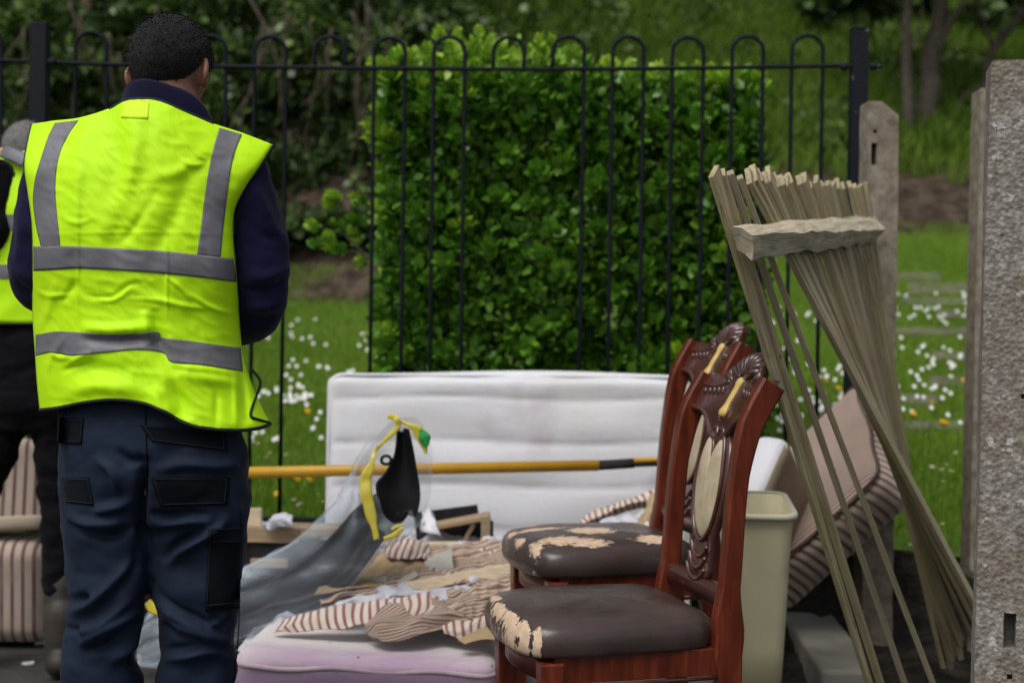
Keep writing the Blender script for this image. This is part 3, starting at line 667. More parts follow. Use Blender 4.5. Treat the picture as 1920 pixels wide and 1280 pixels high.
# striped mattress leaning beside the concrete post
m_fine = stripe_mat('fine_stripe', (.50, .40, .33), (.16, .085, .07), .014, .45, (0, 1, 0), stain=(.25, .2, .17))
m_broad = stripe_mat('broad_stripe', (.50, .44, .38), (.16, .07, .06), .034, .42, (1, 1, 0), stain=(.28, .22, .17), soft=.18)
def two(o, mats):
    o.data.materials.clear()
    for q in mats: o.data.materials.append(q)
    for p in o.data.polygons: p.material_index = 0 if abs(p.normal.z) > .75 else 1
def frame_from(o, c, X, Yv):
    X = Vector(X).normalized(); Yv = Vector(Yv); Z = X.cross(Yv).normalized(); Yv = Z.cross(X); mm = Matrix((X, Yv, Z)).transposed().to_4x4(); mm.translation = c; o.matrix_world = mm
sm1 = rbox((.62, .60, .18), .065, (30, 26, 8), soft).build('mattress', m_fine, merge=1e-4); two(sm1, (m_fine, m_broad))
# near lower edge runs up to the right in view, far edge lies higher behind it
e0, e1 = P(1470, 1045, 4.52), P(1642, 895, 4.34); e2 = P(1590, 765, 4.78)
X_ = (e1 - e0).normalized(); Yv_ = (e2 - e1); Z_ = X_.cross(Yv_).normalized(); Yv_ = Z_.cross(X_)
frame_from(sm1, e1 - X_ * .29 + Yv_ * .295 - Z_ * .085, X_, Yv_)
tag(sm1, 'brown and cream striped mattress tilted up against the concrete post', 'mattress')
pp = piping(sm1, .31 - .014, .30 - .014, .074, 0, M('brown_piping', (.10, .06, .05)), .006, .045)
# folded cushion with a white edge behind the bin
k = NT('hessian_cushion'); co = k.coord('Object'); sx = k.n('SeparateXYZ'); k.l(co, sx.inputs[0])
m_hess = M('hessian', (.25, .19, .13), (.38, .31, .23), 4, rough=.95, bump=.5, bscale=300, bdist=.003); m_wvinyl = M('white_vinyl', (.68, .70, .76), (.60, .60, .64), 4, rough=.5, spec=.4)
cu = rbox((.52, .34, .13), .045, (24, 24, 8), soft).build('foam_cushion', m_hess, merge=1e-4); two(cu, (m_hess, m_wvinyl))
p0, p1, p2 = P(1446, 905, 4.38), P(1484, 824, 4.46), P(1546, 846, 4.66)
X_ = (p1 - p0).normalized(); Yv_ = p2 - p1; Z_ = X_.cross(Yv_).normalized(); Yv_ = Z_.cross(X_).normalized(); frame_from(cu, p1 - X_ * .25 + Yv_ * .16 + Z_ * .065, X_, Yv_)
tag(cu, 'beige hessian cushion with a white edge propped behind the cream bin', 'cushion')
# folded striped mattress by the second worker
m_strv = stripe_mat('old_stripe', (.50, .41, .33), (.16, .08, .08), .036, .34, (1, 0, 0), stain=(.33, .26, .19))
fm = empty('folded_mattress', (P(-60, 1160, 4.98).x, 4.9, 0)); tag(fm, 'folded beige and brown striped mattress standing beside the dark trouser leg', 'mattress')
q = P(88, 1000, 4.8); wd = .9
u_ = rbox((wd, .22, .30), .03, (30, 10, 14), soft).build('upper_half', m_strv, fm, merge=1e-4); u_.location = (q.x - wd / 2 - fm.location.x, 0, .56); u_.rotation_euler = (R(-6), R(1), 0)
l_ = rbox((wd, .26, .36), .06, (30, 12, 18), soft).build('lower_half', m_strv, fm, merge=1e-4); l_.location = (q.x - wd / 2 + .005 - fm.location.x, -.01, .19)
fl = rbox((wd, .24, .06), .02, (20, 8, 4), soft).build('binding_strip', M('beige_binding', (.42, .33, .24), (.50, .42, .32), 6, rough=.9), fm, merge=1e-4); fl.location = (q.x - wd / 2 - fm.location.x, -.01, .392); fl.rotation_euler = (0, R(-5), 0)

# ---- cream plastic bin ----
binr = empty('plastic_bin', (P(1405, 930, 3.95).x, 4.0, .07)); tag(binr, 'tall cream plastic bin without a lid behind the front chair', 'bin')
m_cream = M('cream_plastic', (.86, .80, .52), (.78, .71, .43), 4, rough=.45, spec=.4, bump=.05, bscale=40); m_rim = M('cream_rim', (.82, .80, .62), rough=.45, spec=.4)
def rrect(w, d, r, n=6):
    a = []
    for cx, cy, t0 in ((1, 1, 0), (-1, 1, 90), (-1, -1, 180), (1, -1, 270)):
        for t in np.linspace(t0, t0 + 90, n): a.append((cx * (w / 2 - r) + r * math.cos(R(t)), cy * (d / 2 - r) + r * math.sin(R(t))))
    return np.array(a)
zt = P(1430, 948, 3.86).z - .07
def binloft(spec): return np.array([np.c_[rrect(w, d, r), np.full(24, z)] for w, d, r, z in spec])
bw, bd = .235, .30
mb = MB(); mb.grid(binloft([(.17, .22, .03, .0), (.175, .225, .035, .006)] + [(.175 + (bw - .187) * t, .225 + (bd - .237) * t, .035 + .005 * t, .006 + (zt - .036) * t) for t in (.15, .3, .45, .6, .75, .9)] + [(bw - .012, bd - .012, .04, zt - .03), (bw - .008, bd - .008, .04, zt - .004), (bw - .016, bd - .016, .038, zt - .004), (.21, .265, .034, zt * .66), (.198, .25, .032, zt * .33), (.185, .24, .03, .02)]), cv=True)
mb.f.append(tuple(range(24))[::-1]); mb.f.append(tuple(mb.n - 24 + j for j in range(24))); mb.build('body', m_cream, binr)
mb = MB(); mb.grid(binloft([(bw - .014, bd - .014, .038, zt - .001), (bw + .008, bd + .008, .046, zt + .001), (bw + .014, bd + .014, .048, zt - .006), (bw + .013, bd + .013, .048, zt - .017), (bw - .006, bd - .006, .041, zt - .012)]), cv=True); mb.build('rim', m_rim, binr)
binr.rotation_euler = (R(5), 0, R(-4))
# ================================================================== THE HEAP
def sheet(name, edges, mat, nu=60, nv=16, bulge=.02, wr=.006, wsc=14, thick=.0025, parent=None, seed=0, pleat=None):
    """Cloth between edge polylines given as (photo x, photo y, depth); edges run side by side from one rim to the other."""
    E = [np.array([list(P(*q)) for q in e]) for e in edges]; t = np.linspace(0, 1, nu)
    C = np.array([crv(e, t=t) for e in E]); s_ = np.linspace(0, 1, nv)
    G = np.stack([crv(C[:, i], t=s_) if len(E) > 2 else C[0, i] * (1 - s_)[:, None] + C[1, i] * s_[:, None] for i in range(nu)])
    G[..., 1] -= bulge * np.sin(np.pi * s_)[None]; G[..., 2] += bulge * .5 * np.sin(np.pi * s_)[None]
    if pleat:
        tt_ = np.linspace(0, 1, nu)[:, None]; phs = 2 * np.pi * (pleat[0] * s_[None] + pleat[1] * tt_ + .25 * np.sin(5 * tt_ + 2)); en = np.sin(np.pi * tt_) ** .5
        pw_ = np.abs(np.sin(phs / 2)) ** .7; G[..., 1] -= pleat[2] * pw_ * en; G[..., 2] += pleat[2] * .5 * np.cos(phs) * en
    fl = G.reshape(-1, 3); w = np.array([mnoise.noise_vector(Vector((p[0] * wsc + seed, p[1] * wsc, p[2] * wsc))) for p in fl]).reshape(G.shape); G = G + w * wr
    ang = seed * 1.7 + .6; ca_, sa_ = math.cos(ang), math.sin(ang)   # sharp creases running slantwise
    rd = np.array([1 - 2.2 * abs(mnoise.noise(Vector(((p[0] * ca_ + p[2] * sa_) * 26 + seed, (p[2] * ca_ - p[0] * sa_) * 7, p[1] * 8 + seed)))) for p in fl]).reshape(G.shape[:2])
    G[..., 1] -= wr * 1.1 * rd; G[..., 2] += wr * .8 * rd
    fr = np.array([[mnoise.noise(Vector((i * .55, seed + k_, 2))) + .6 * mnoise.noise(Vector((i * 1.9, seed + k_, 5))) for i in range(nu)] for k_ in (1, 9)]) * .10
    e0_, e1_ = G[:, 1] - G[:, 0], G[:, -1] - G[:, -2]; G[:, 0] += e0_ * fr[0][:, None] * nv * .5; G[:, -1] += e1_ * fr[1][:, None] * nv * .5
    U = np.concatenate([[0], np.cumsum(np.linalg.norm(np.diff(G[:, nv // 2], axis=0), axis=1))]); Vv = np.concatenate([[0], np.cumsum(np.linalg.norm(np.diff(G[nu // 2], axis=0), axis=1))])
    uv = np.stack(np.meshgrid(U, Vv, indexing='ij'), -1)
    return MB().grid(G, uv=uv).build(name, mat, parent, solid=thick)
m_tick = stripe_mat('red_ticking', (.66, .58, .52), (.24, .10, .08), .021, .40, (1, .25, 0), kind='UV', stain=(.42, .32, .24))
m_tick2 = stripe_mat('brown_ticking', (.46, .37, .30), (.17, .09, .07), .013, .45, (.06, 1, 0), kind='UV', stain=(.25, .18, .12))
m_tick3 = stripe_mat('cross_ticking', (.66, .58, .52), (.26, .11, .08), .024, .38, (1, 0, 0), kind='UV', stain=(.42, .32, .24))
m_wad = M('wadding', (.60, .60, .66), (.44, .43, .47), 7, .35, .75, .95, .1, bump=.9, bscale=26, bdist=.02)
m_kraft = M('hessian_backing', (.33, .23, .12), (.46, .34, .20), 5, rough=.9, bump=.5, bscale=90)
m_plank = M('pale_plank', (.62, .49, .32), (.76, .64, .47), 5, rough=.8, mapscale=(2, 30, 30), bump=.3, bscale=20)
m_wood = woodmat('frame_wood', (.30, .19, .10), (.42, .28, .16), (.52, .38, .24), (3, 30, 30))
m_dark = M('black_lining', (.012, .011, .012), (.03, .028, .028), 20, rough=.95, bump=.6, bscale=60)
# mound of wadding
xs = np.linspace(P(470, 1150, 4.2).x, P(985, 1100, 4.2).x, 90); ys = np.linspace(3.98, 4.78, 60); X, Y = np.meshgrid(xs, ys, indexing='ij')
ex = sm(0, .12, X - xs[0]) * sm(0, .10, xs[-1] - X) * sm(0, .1, Y - ys[0]) * sm(0, .06, ys[-1] - Y); base = .225 + .015 * (Y - 3.98)
Zm = base - .03 + ex * (.055 + .17 * (Y - 3.98)); V = np.stack([X, Y, Zm], -1)
V[..., 2] += ex * (.05 * fbm(V.reshape(-1, 3), 5, 4, 1.0).reshape(X.shape) + .02 * fbm(V.reshape(-1, 3), 19, 3, 4.0).reshape(X.shape))
tag(MB().grid(V).build('wadding_heap', m_wad), 'lumpy white wadding heaped over the stained mattress', 'wadding')
def rag(label, *a, **k): return tag(sheet('rag', *a, **k), label, 'rag', 'torn ticking rags in the heap')
rag('long cream rag with brown stripes hanging over the edge of the stained mattress', [[(528, 1166, 3.94), (600, 1140, 3.98), (700, 1128, 4.0), (790, 1112, 4.02), (832, 1122, 4.0)], [(515, 1183, 3.90), (600, 1160, 3.93), (700, 1152, 3.94), (790, 1138, 3.94), (826, 1138, 3.94)], [(525, 1184, 3.90), (605, 1178, 3.91), (700, 1174, 3.90), (770, 1160, 3.91), (812, 1148, 3.92)]], m_tick3, 110, 18, .0, .006, 14, pleat=(1.0, 2.6, .010), seed=1)
rag('crumpled brown striped rag bunched up in a fold at the front of the heap', [[(690, 1162, 3.92), (730, 1142, 3.96), (790, 1128, 4.0), (835, 1128, 4.0), (880, 1132, 4.02)], [(682, 1176, 3.88), (730, 1162, 3.88), (790, 1150, 3.92), (840, 1148, 3.92), (885, 1145, 3.96)], [(690, 1192, 3.86), (720, 1186, 3.84), (780, 1180, 3.86), (840, 1165, 3.88), (880, 1160, 3.92)], [(700, 1203, 3.86), (730, 1206, 3.83), (775, 1196, 3.84), (815, 1178, 3.86), (840, 1176, 3.88)]], m_tick2, 120, 56, .0, .011, 15, pleat=(1.8, .5, .014), seed=21)
rag('small striped rag flap next to the crumpled rag by the chair leg', [[(826, 1160, 3.90), (870, 1152, 3.92), (935, 1158, 3.92)], [(828, 1178, 3.87), (870, 1180, 3.86), (935, 1172, 3.90)], [(832, 1190, 3.86), (872, 1202, 3.84), (935, 1180, 3.89)]], m_tick3, 60, 14, .0, .006, 16, pleat=(.8, 1.2, .01), seed=3)
rag('dark brown striped rag twisted between the wadding and the front chair', [[(840, 1118, 4.0), (880, 1108, 4.05), (945, 1118, 4.05)], [(836, 1135, 3.96), (885, 1135, 3.98), (945, 1140, 4.0)], [(840, 1148, 3.93), (890, 1155, 3.92), (945, 1152, 3.96)]], m_tick2, 80, 30, .008, .008, 18, seed=5, pleat=(2.0, -.3, .016))
rag('red and white striped rag strip lying above the pale plank', [[(832, 1042, 4.40), (880, 1034, 4.42), (955, 1020, 4.45)], [(836, 1062, 4.34), (885, 1056, 4.36), (955, 1042, 4.38)], [(840, 1070, 4.32), (890, 1066, 4.33), (955, 1056, 4.36)]], m_tick3, 70, 14, .002, .006, 16, pleat=(1.0, 1.6, .01), seed=4)
rag('pointed striped rag scrap just under the yellow tape of the bag', [[(728, 1012, 4.35), (752, 1000, 4.4), (806, 1022, 4.42)], [(722, 1030, 4.3), (760, 1028, 4.3), (806, 1042, 4.34)], [(722, 1046, 4.28), (760, 1046, 4.26), (806, 1056, 4.3)]], m_tick, 60, 18, .004, .007, 18, pleat=(1.2, 1.0, .012), seed=5)
rag('twisted striped rag strip leaning on the white mattress behind the chair seat', [[(1058, 1002, 4.4), (1100, 966, 4.5), (1150, 946, 4.55), (1190, 930, 4.6), (1245, 914, 4.62)], [(1062, 1012, 4.36), (1105, 980, 4.45), (1150, 958, 4.5), (1195, 945, 4.55), (1245, 932, 4.58)], [(1066, 1020, 4.38), (1108, 990, 4.48), (1156, 968, 4.52), (1195, 955, 4.57), (1245, 945, 4.6)]], m_tick3, 80, 14, .014, .006, 20, seed=6)
rag('striped rag corner beside the far leg of the rear chair', [[(1172, 1010, 4.2), (1205, 985, 4.25), (1250, 950, 4.3)], [(1180, 1025, 4.18), (1215, 1010, 4.2), (1250, 985, 4.25)], [(1190, 1050, 4.16), (1225, 1040, 4.18), (1255, 1030, 4.2)]], m_tick3, 50, 12, .01, .004, 12, seed=7)
tag(sheet('wadding_sheet', [[(1075, 1010, 4.35), (1140, 975, 4.42), (1235, 950, 4.45)], [(1080, 1040, 4.3), (1150, 1010, 4.34), (1240, 1000, 4.36)], [(1080, 1090, 4.2), (1150, 1080, 4.2), (1240, 1070, 4.2)]], m_wad, 40, 20, .02, .012, 10), 'bluish white wadding sheet behind the rear chair seat', 'wadding')
tag(sheet('hessian_scrap', [[(1190, 985, 4.36), (1212, 945, 4.45), (1250, 915, 4.5)], [(1200, 992, 4.30), (1225, 960, 4.36), (1255, 940, 4.4)], [(1205, 1000, 4.28), (1232, 975, 4.32), (1258, 962, 4.34)]], m_kraft, 40, 14, .02, .012, 22), 'frayed brown hessian scrap hanging behind the rear chair', 'hessian')
tag(sheet('hessian_sheet', [[(648, 1062, 4.3), (690, 1038, 4.36), (760, 1040, 4.36), (822, 1062, 4.3)], [(640, 1085, 4.24), (700, 1068, 4.26), (770, 1064, 4.26), (820, 1072, 4.25)], [(640, 1098, 4.2), (700, 1092, 4.18), (770, 1084, 4.2), (815, 1084, 4.2)]], m_kraft, 80, 30, .010, .009, 16, seed=3, pleat=(1.6, 1.2, .014)), 'brown hessian sheet curled on top of the heap beside the bag', 'hessian')
tag(sheet('foam_sheet', [[(796, 1052, 4.3), (830, 1034, 4.34), (850, 1032, 4.34)], [(800, 1072, 4.24), (825, 1062, 4.24), (850, 1060, 4.26)], [(812, 1080, 4.22), (830, 1080, 4.2), (852, 1076, 4.22)]], M('foam', (.52, .50, .44), (.44, .42, .36), 6), 30, 14, .02, .004, 8), 'pale grey foam scrap next to the red striped strip', 'foam')
tag(sheet('wadding_strip', [[(620, 1120, 4.1), (720, 1102, 4.14), (820, 1100, 4.16), (960, 1085, 4.2)], [(615, 1135, 4.06), (720, 1122, 4.06), (830, 1118, 4.06), (960, 1110, 4.12)], [(620, 1150, 4.03), (720, 1136, 4.02), (835, 1126, 4.02), (960, 1135, 4.06)]], m_wad, 90, 24, .02, .016, 20, seed=4, pleat=(1.4, 2.5, .012)), 'torn strip of white wadding above the long striped rag', 'wadding')
tag(MB().bar(P(762, 1104, 4.10), P(962, 1068, 4.16), .040, .016, (0, .3, 1)).build('plank', m_plank, smooth=False, bevel=.002), 'thin pale wooden plank lying across the heap', 'plank')
for (x, y, w, h, rz, lb) in ((708, 1090, 34, 20, 8, 'small grey card scrap below the curled hessian sheet'), (760, 1086, 50, 12, 30, 'narrow cream card strip beside the grey card scrap')):
    q = P(x, y, 4.14); s_ = 4.14 / FPX; tag(MB().box((0, 0, 0), (w * s_, .004, h * s_)).build('card_scrap', M('card', (.50, .47, .40), (.42, .39, .33), 9), smooth=False), lb, 'scrap'); o = COL.objects[-1]; o.location = q; o.rotation_euler = (R(-25), R(-rz), 0)
tag(sheet('card_sheet', [[(860, 1200, 3.80), (900, 1180, 3.86), (945, 1172, 3.9)], [(872, 1208, 3.76), (905, 1198, 3.78), (945, 1202, 3.78)]], m_kraft, 14, 8, .0, .003, 8), 'brown cardboard piece poking out beside the front chair leg', 'card')
g = np.random.default_rng(77)
for j, (x, y, r_, Y, lb) in enumerate(((880, 1106, 26, 4.12, 'round tuft of white wadding beside the front chair seat'), (915, 1118, 22, 4.06, 'small tuft of wadding next to the chair leg'), (850, 1100, 24, 4.16, 'loose tuft of wadding under the pale plank'), (665, 1118, 26, 4.1, 'flat tuft of wadding under the black plastic trim'), (870, 1030, 20, 4.5, 'tuft of wadding in front of the broken bed base'), (930, 1024, 24, 4.46, 'tuft of wadding beside the rear chair seat'), (705, 1022, 14, 4.36, 'tuft of wadding behind the yellow tape'))):
    q = P(x, y, Y); s_ = r_ * Y / FPX; m2 = MB()
    for t in range(9): m2.ball(g.normal(size=3) * s_ * np.array([.75, .4, .28]), s_ * g.uniform(.3, .55), 10)
    me = remesh(m2, 'wadding_tuft', s_ * .11, 2); V = verts(me); setverts(me, V + normals(me) * (s_ * .22 * fbm(V, 5 / s_ * .35, 4, j))[:, None]); me.materials.append(m_wad); o = link('wadding_tuft', me); o.location = q; tag(o, lb, 'wadding', 'wadding tufts in the heap')
m_tick4 = stripe_mat('dirty_ticking', (.50, .40, .31), (.20, .10, .07), .019, .42, (.35, .93, 0), kind='UV', stain=(.30, .22, .15))
rag('large crumpled brown striped rag spread over the middle of the heap', [[(690, 1040, 4.42), (760, 1028, 4.45), (860, 1022, 4.46), (962, 1012, 4.48)], [(676, 1068, 4.30), (760, 1058, 4.32), (860, 1050, 4.34), (964, 1046, 4.34)], [(664, 1092, 4.20), (760, 1080, 4.20), (860, 1078, 4.20), (964, 1074, 4.22)], [(655, 1106, 4.14), (760, 1102, 4.12), (860, 1102, 4.10), (964, 1100, 4.12)]], m_tick4, 120, 50, .004, .010, 13, seed=31, pleat=(2.2, 1.4, .016))
rag('dirty striped rag lying across the wadding above the front chair seat', [[(840, 1094, 4.12), (890, 1084, 4.14), (964, 1082, 4.14)], [(836, 1112, 4.06), (895, 1108, 4.05), (964, 1106, 4.07)], [(842, 1126, 4.02), (900, 1126, 4.0), (964, 1124, 4.02)]], m_tick4, 80, 30, .004, .009, 16, seed=33, pleat=(1.6, .9, .014))
tag(sheet('cardboard_sheet', [[(600, 1096, 4.16), (660, 1082, 4.18), (720, 1084, 4.18)], [(590, 1116, 4.08), (660, 1104, 4.08), (722, 1100, 4.09)]], m_kraft, 30, 10, .0, .003, 10, seed=5), 'torn brown cardboard sheet half under the clear bag', 'card')
rag('narrow brown striped rag end lying across the wadding strip', [[(600, 1128, 4.04), (650, 1112, 4.06), (705, 1104, 4.08)], [(602, 1136, 4.02), (652, 1122, 4.03), (706, 1112, 4.05)]], m_tick2, 50, 10, .01, .008, 20, seed=11)
rag('striped rag edge tucked under the curled hessian sheet', [[(812, 1066, 4.24), (845, 1072, 4.22), (880, 1078, 4.2)], [(812, 1086, 4.18), (845, 1090, 4.16), (880, 1094, 4.14)]], m_tick, 50, 12, .01, .008, 16, seed=12)
# broken bed base behind the heap
bb = empty('bed_base', (P(690, 1100, 4.68).x, 4.68, 0)); B0 = np.array(bb.location); tag(bb, 'broken wooden bed base with black lining behind the heap', 'bed base')
def plank_(a, b, w, t, side, mat=m_wood, nm='board'): MB().bar(np.array(a) - B0, np.array(b) - B0, w, t, side).build(nm, mat, bb, smooth=False, bevel=.003)
plank_(P(380, 988, 4.62), P(640, 994, 4.62), .03, .11, (0, 0, 1)); plank_(P(400, 1000, 4.56), P(560, 1003, 4.56), .05, .02, (0, 0, 1))
plank_(P(385, 1055, 4.58), P(700, 1060, 4.58), .16, .03, (0, 0, 1), m_dark, 'lining'); plank_(P(470, 1055, 4.56), P(540, 1055, 4.56), .03, .02, (0, 0, 1))
plank_(P(478, 992, 4.6), P(478, 952, 4.6), .045, .03, (1, 0, 0), m_plank, 'stub')
plank_(P(790, 990, 4.62), P(918, 966, 4.62), .016, .10, (0, 0, 1)); plank_(P(911, 1014, 4.60), P(911, 966, 4.60), .03, .06, (1, 0, 0))
plank_(P(780, 1000, 4.70), P(900, 985, 4.70), .14, .02, (0, 0, 1), m_dark, 'lining'); plank_(P(868, 1018, 4.62), P(888, 982, 4.62), .014, .02, (1, 0, 0), m_plank, 'brace')
plank_(P(790, 1022, 4.58), P(905, 1022, 4.52), .02, .05, (0, 0, 1), m_plank)
for x0, x1, y in ((800, 925, 1060), (400, 700, 1110)): plank_(P(x0, y, 4.75), P(x1, y, 4.75), .30, .03, (0, 0, 1), m_dark, 'lining')
# fluff and film scraps
tag(sheet('film_scrap', [[(788, 965, 4.5), (806, 960, 4.5), (818, 985, 4.48)], [(790, 1000, 4.42), (806, 1005, 4.42), (826, 1010, 4.42)]], M('white_film', (.66, .66, .70), rough=.4), 14, 12, .02, .012, 25, .002), 'crumpled white film scrap hanging under the bag opening', 'scrap')
tag(sheet('fluff', [[(492, 985, 4.55), (520, 968, 4.56), (545, 970, 4.56)], [(494, 992, 4.5), (525, 990, 4.5), (555, 990, 4.5)]], m_wad, 24, 10, .02, .014, 30), 'tuft of white fluff beside the wooden stub', 'fluff')

# ---- long yellow handle ----
pole = empty('pole', tuple(P(800, 878, 4.62))); p0 = np.array(pole.location); tag(pole, 'long yellow pole with a black grip lying across in front of the white mattress', 'pole')
m_yel = M('yellow_paint', (.56, .31, .02), (.48, .26, .02), 14, rough=.42, spec=.4, bump=.1)
a, b, c, d = (np.array(P(*q)) - p0 for q in ((300, 889, 4.52), (1122, 872, 4.70), (1188, 868, 4.71), (1330, 862, 4.74)))
MB().tube([a, a * .5 + b * .5, b], .0185, 16).build('shaft', m_yel, pole); MB().tube([b, c], .0165, 14).build('grip', m_dark, pole); MB().tube([c, d], .0135, 14).build('lower_shaft', m_dark, pole)
up = np.array([0, -.006, .010]); MB().tube([c + up, d + up], .009, 10).build('yellow_stripe', m_yel, pole)

# ---- clear bag with a black plastic trim panel sticking out ----
k = NT('clear_film'); co = k.coord('Object'); k.color((.66, .75, .84)); k.set(.16, .6); k.bump(k.noise(k.coord('Object', (1, 1, 1), (0, R(-35), 0)), 7, 3, .5, .8), .16, .03)
tb = k.n('BsdfTransparent'); tb.inputs[0].default_value = (.95, .96, .97, 1); lw = k.n('LayerWeight'); lw.inputs[0].default_value = .35
haze_ = k.ramp(k.noise(k.coord('Object', (2.2, 5, 9), (0, R(-38), 0)), 1.7, 4, .55, .4), [(.34, .08), (.54, .15), (.72, .38)]); fac = k.math('ADD', haze_, k.math('MULTIPLY', lw.outputs['Facing'], .30), True)
mx = k.n('MixShader'); k.l(fac, mx.inputs[0]); k.l(tb.outputs[0], mx.inputs[1]); k.l(k.b.outputs[0], mx.inputs[2]); k.l(mx.outputs[0], k.out.inputs[0]); m_film = k.m
bag = empty('plastic_bag', tuple(P(600, 1050, 4.1))); G0 = np.array(bag.location); tag(bag, 'open clear plastic bag edged with yellow tape slumped across the heap', 'bag')
RG = [  # upper edge, lower edge, sideways half width in px, depth, depth half width
    ((757, 783), (745, 1006), 62, 4.06, .05), ((730, 808), (736, 1014), 58, 4.07, .07), ((695, 838), (722, 1018), 40, 4.08, .09), ((656, 896), (700, 1044), 20, 4.09, .10), ((606, 962), (662, 1090), 8, 4.10, .10),
    ((540, 1012), (606, 1134), 4, 4.12, .09), ((468, 1054), (525, 1166), 3, 4.14, .08), ((390, 1098), (440, 1202), 2, 4.2, .08), ((310, 1125), (340, 1238), 2, 4.3, .07), ((268, 1165), (285, 1246), 0, 4.4, .05), ((255, 1200), (262, 1235), 0, 4.42, .015)]
A = np.array([list(a) + list(b) + [w, y, dw] for a, b, w, y, dw in RG], float); A = crv(A, 70); th = np.linspace(0, 2 * np.pi, 48, endpoint=False)
pxc, pyc = (A[:, 0] + A[:, 2]) / 2, (A[:, 1] + A[:, 3]) / 2; ax_, ay_ = (A[:, 0] - A[:, 2]) / 2, (A[:, 1] - A[:, 3]) / 2
c_, s_ = np.cos(th), np.sin(th); sg = np.sign(s_) * np.abs(s_) ** .8
px = pxc[:, None] + ax_[:, None] * c_ + A[:, 4][:, None] * sg; py = pyc[:, None] + ay_[:, None] * c_; Yb = A[:, 5][:, None] + A[:, 6][:, None] * sg
G = PA(px, py, Yb); t_ = np.linspace(0, 1, 70)
nz = np.array([mnoise.noise_vector(Vector((p[0] * 9, p[1] * 9, p[2] * 9))) for p in G.reshape(-1, 3)]).reshape(G.shape) * .011
nz += np.array([mnoise.noise_vector(Vector((p[0] * 26, p[1] * 26, p[2] * 26))) for p in G.reshape(-1, 3)]).reshape(G.shape) * .002
rid = .012 * (1 - 2 * np.abs(np.sin(th * 3.5 + 2.2 * np.sin(t_ * 4)[:, None])) ** .6) * sm(0, .25, t_)[:, None]; G = G + nz; G[..., 2] += rid; G[..., 1] += rid
ft = MB().grid(G - G0, cv=True).build('film', m_film, bag)
def ribbon(name, pts, mat, parent, off, nv=4, wr=.003):
    """pts: (photo x, photo y, depth, half width px)."""
    q = crv(pts, 40); tx, ty = np.gradient(q[:, 0]), np.gradient(q[:, 1]); l = np.hypot(tx, ty) + 1e-6; nx, ny = -ty / l, tx / l; s_ = np.linspace(-1, 1, nv)
    G = PA(q[:, 0:1] + nx[:, None] * s_ * q[:, 3:4], q[:, 1:2] + ny[:, None] * s_ * q[:, 3:4], np.broadcast_to(q[:, 2:3], (40, nv)))
    G = G + np.array([mnoise.noise_vector(Vector((p[0] * 40, p[1] * 40, p[2] * 40))) for p in G.reshape(-1, 3)]).reshape(G.shape) * wr
    return MB().grid(G - off).build(name, mat, parent, solid=.0025)
m_tape = M('yellow_tape', (.62, .50, .02), (.70, .62, .12), 30, rough=.45, spec=.4)
ribbon('tape', [(728, 780, 4.03, 4), (742, 783, 4.0, 5), (746, 798, 4.0, 5), (732, 815, 4.0, 4.5), (714, 833, 4.0, 3.5), (703, 845, 4.0, 3.5), (700, 862, 3.99, 4)], m_tape, bag, G0)
ribbon('tape', [(700, 862, 3.985, 4), (692, 882, 3.98, 9), (686, 900, 3.98, 11), (688, 930, 3.975, 11), (696, 965, 3.975, 10), (702, 990, 3.975, 6), (706, 1010, 3.975, 5)], m_tape, bag, G0)
ribbon('tape', [(746, 790, 4.01, 2.5), (768, 797, 4.0, 4), (783, 806, 4.0, 10), (792, 825, 4.0, 9), (799, 850, 4.0, 3)], m_tape, bag, G0)
ribbon('tape', [(720, 1010, 3.97, 3), (738, 1003, 3.97, 5), (756, 990, 3.97, 4)], m_tape, bag, G0); ribbon('tape', [(734, 992, 3.975, 3), (746, 986, 3.975, 3), (757, 982, 3.975, 2)], m_tape, bag, G0)
ribbon('green_tag', [(788, 805, 3.995, 3), (796, 820, 3.99, 11), (800, 836, 3.99, 5)], M('green_tape', (.02, .28, .06), rough=.45), bag, G0)
ribbon('tape', [(276, 1128, 4.2, 7), (286, 1140, 4.2, 9), (298, 1152, 4.2, 4)], m_tape, bag, G0)
E_ = [crv(np.array(e), 24) for e in ([(684, 900, 4.0), (692, 950, 3.99), (712, 992, 3.985), (745, 1006, 3.985), (786, 985, 3.99)], [(703, 906, 4.0), (714, 950, 3.995), (732, 980, 3.99), (752, 978, 3.99), (772, 955, 3.99)])]
s_ = np.linspace(0, 1, 8); G = E_[0][:, None] * (1 - s_)[None, :, None] + E_[1][:, None] * s_[None, :, None]; G = PA(G[..., 0], G[..., 1], G[..., 2]); G = G + np.array([mnoise.noise_vector(Vector((p[0] * 40, p[1] * 40, p[2] * 40))) for p in G.reshape(-1, 3)]).reshape(G.shape) * .004; MB().grid(G - G0).build('film_lip', m_film, bag)
k = NT('black_plastic'); co = k.coord('Object'); k.color((.010, .011, .013)); k.set(.5, .28); k.bump(k.noise(co, 160, 3), .12, .002); m_bplas = k.m
trim = empty('bumper_trim', tuple(P(700, 960, 4.07))); T0 = np.array(trim.location); tag(trim, 'curved black plastic panel sticking up out of the clear bag', 'panel')
e1 = [(722, 915, 4.10), (690, 935, 4.11), (664, 956, 4.12), (640, 984, 4.11), (603, 1022, 4.11), (545, 1070, 4.12), (448, 1116, 4.15), (360, 1156, 4.22), (300, 1176, 4.3)]
e2 = [(765, 965, 4.10), (742, 995, 4.10), (718, 1014, 4.10), (695, 1046, 4.09), (660, 1088, 4.09), (604, 1130, 4.11), (505, 1166, 4.14), (420, 1196, 4.22), (330, 1228, 4.3)]
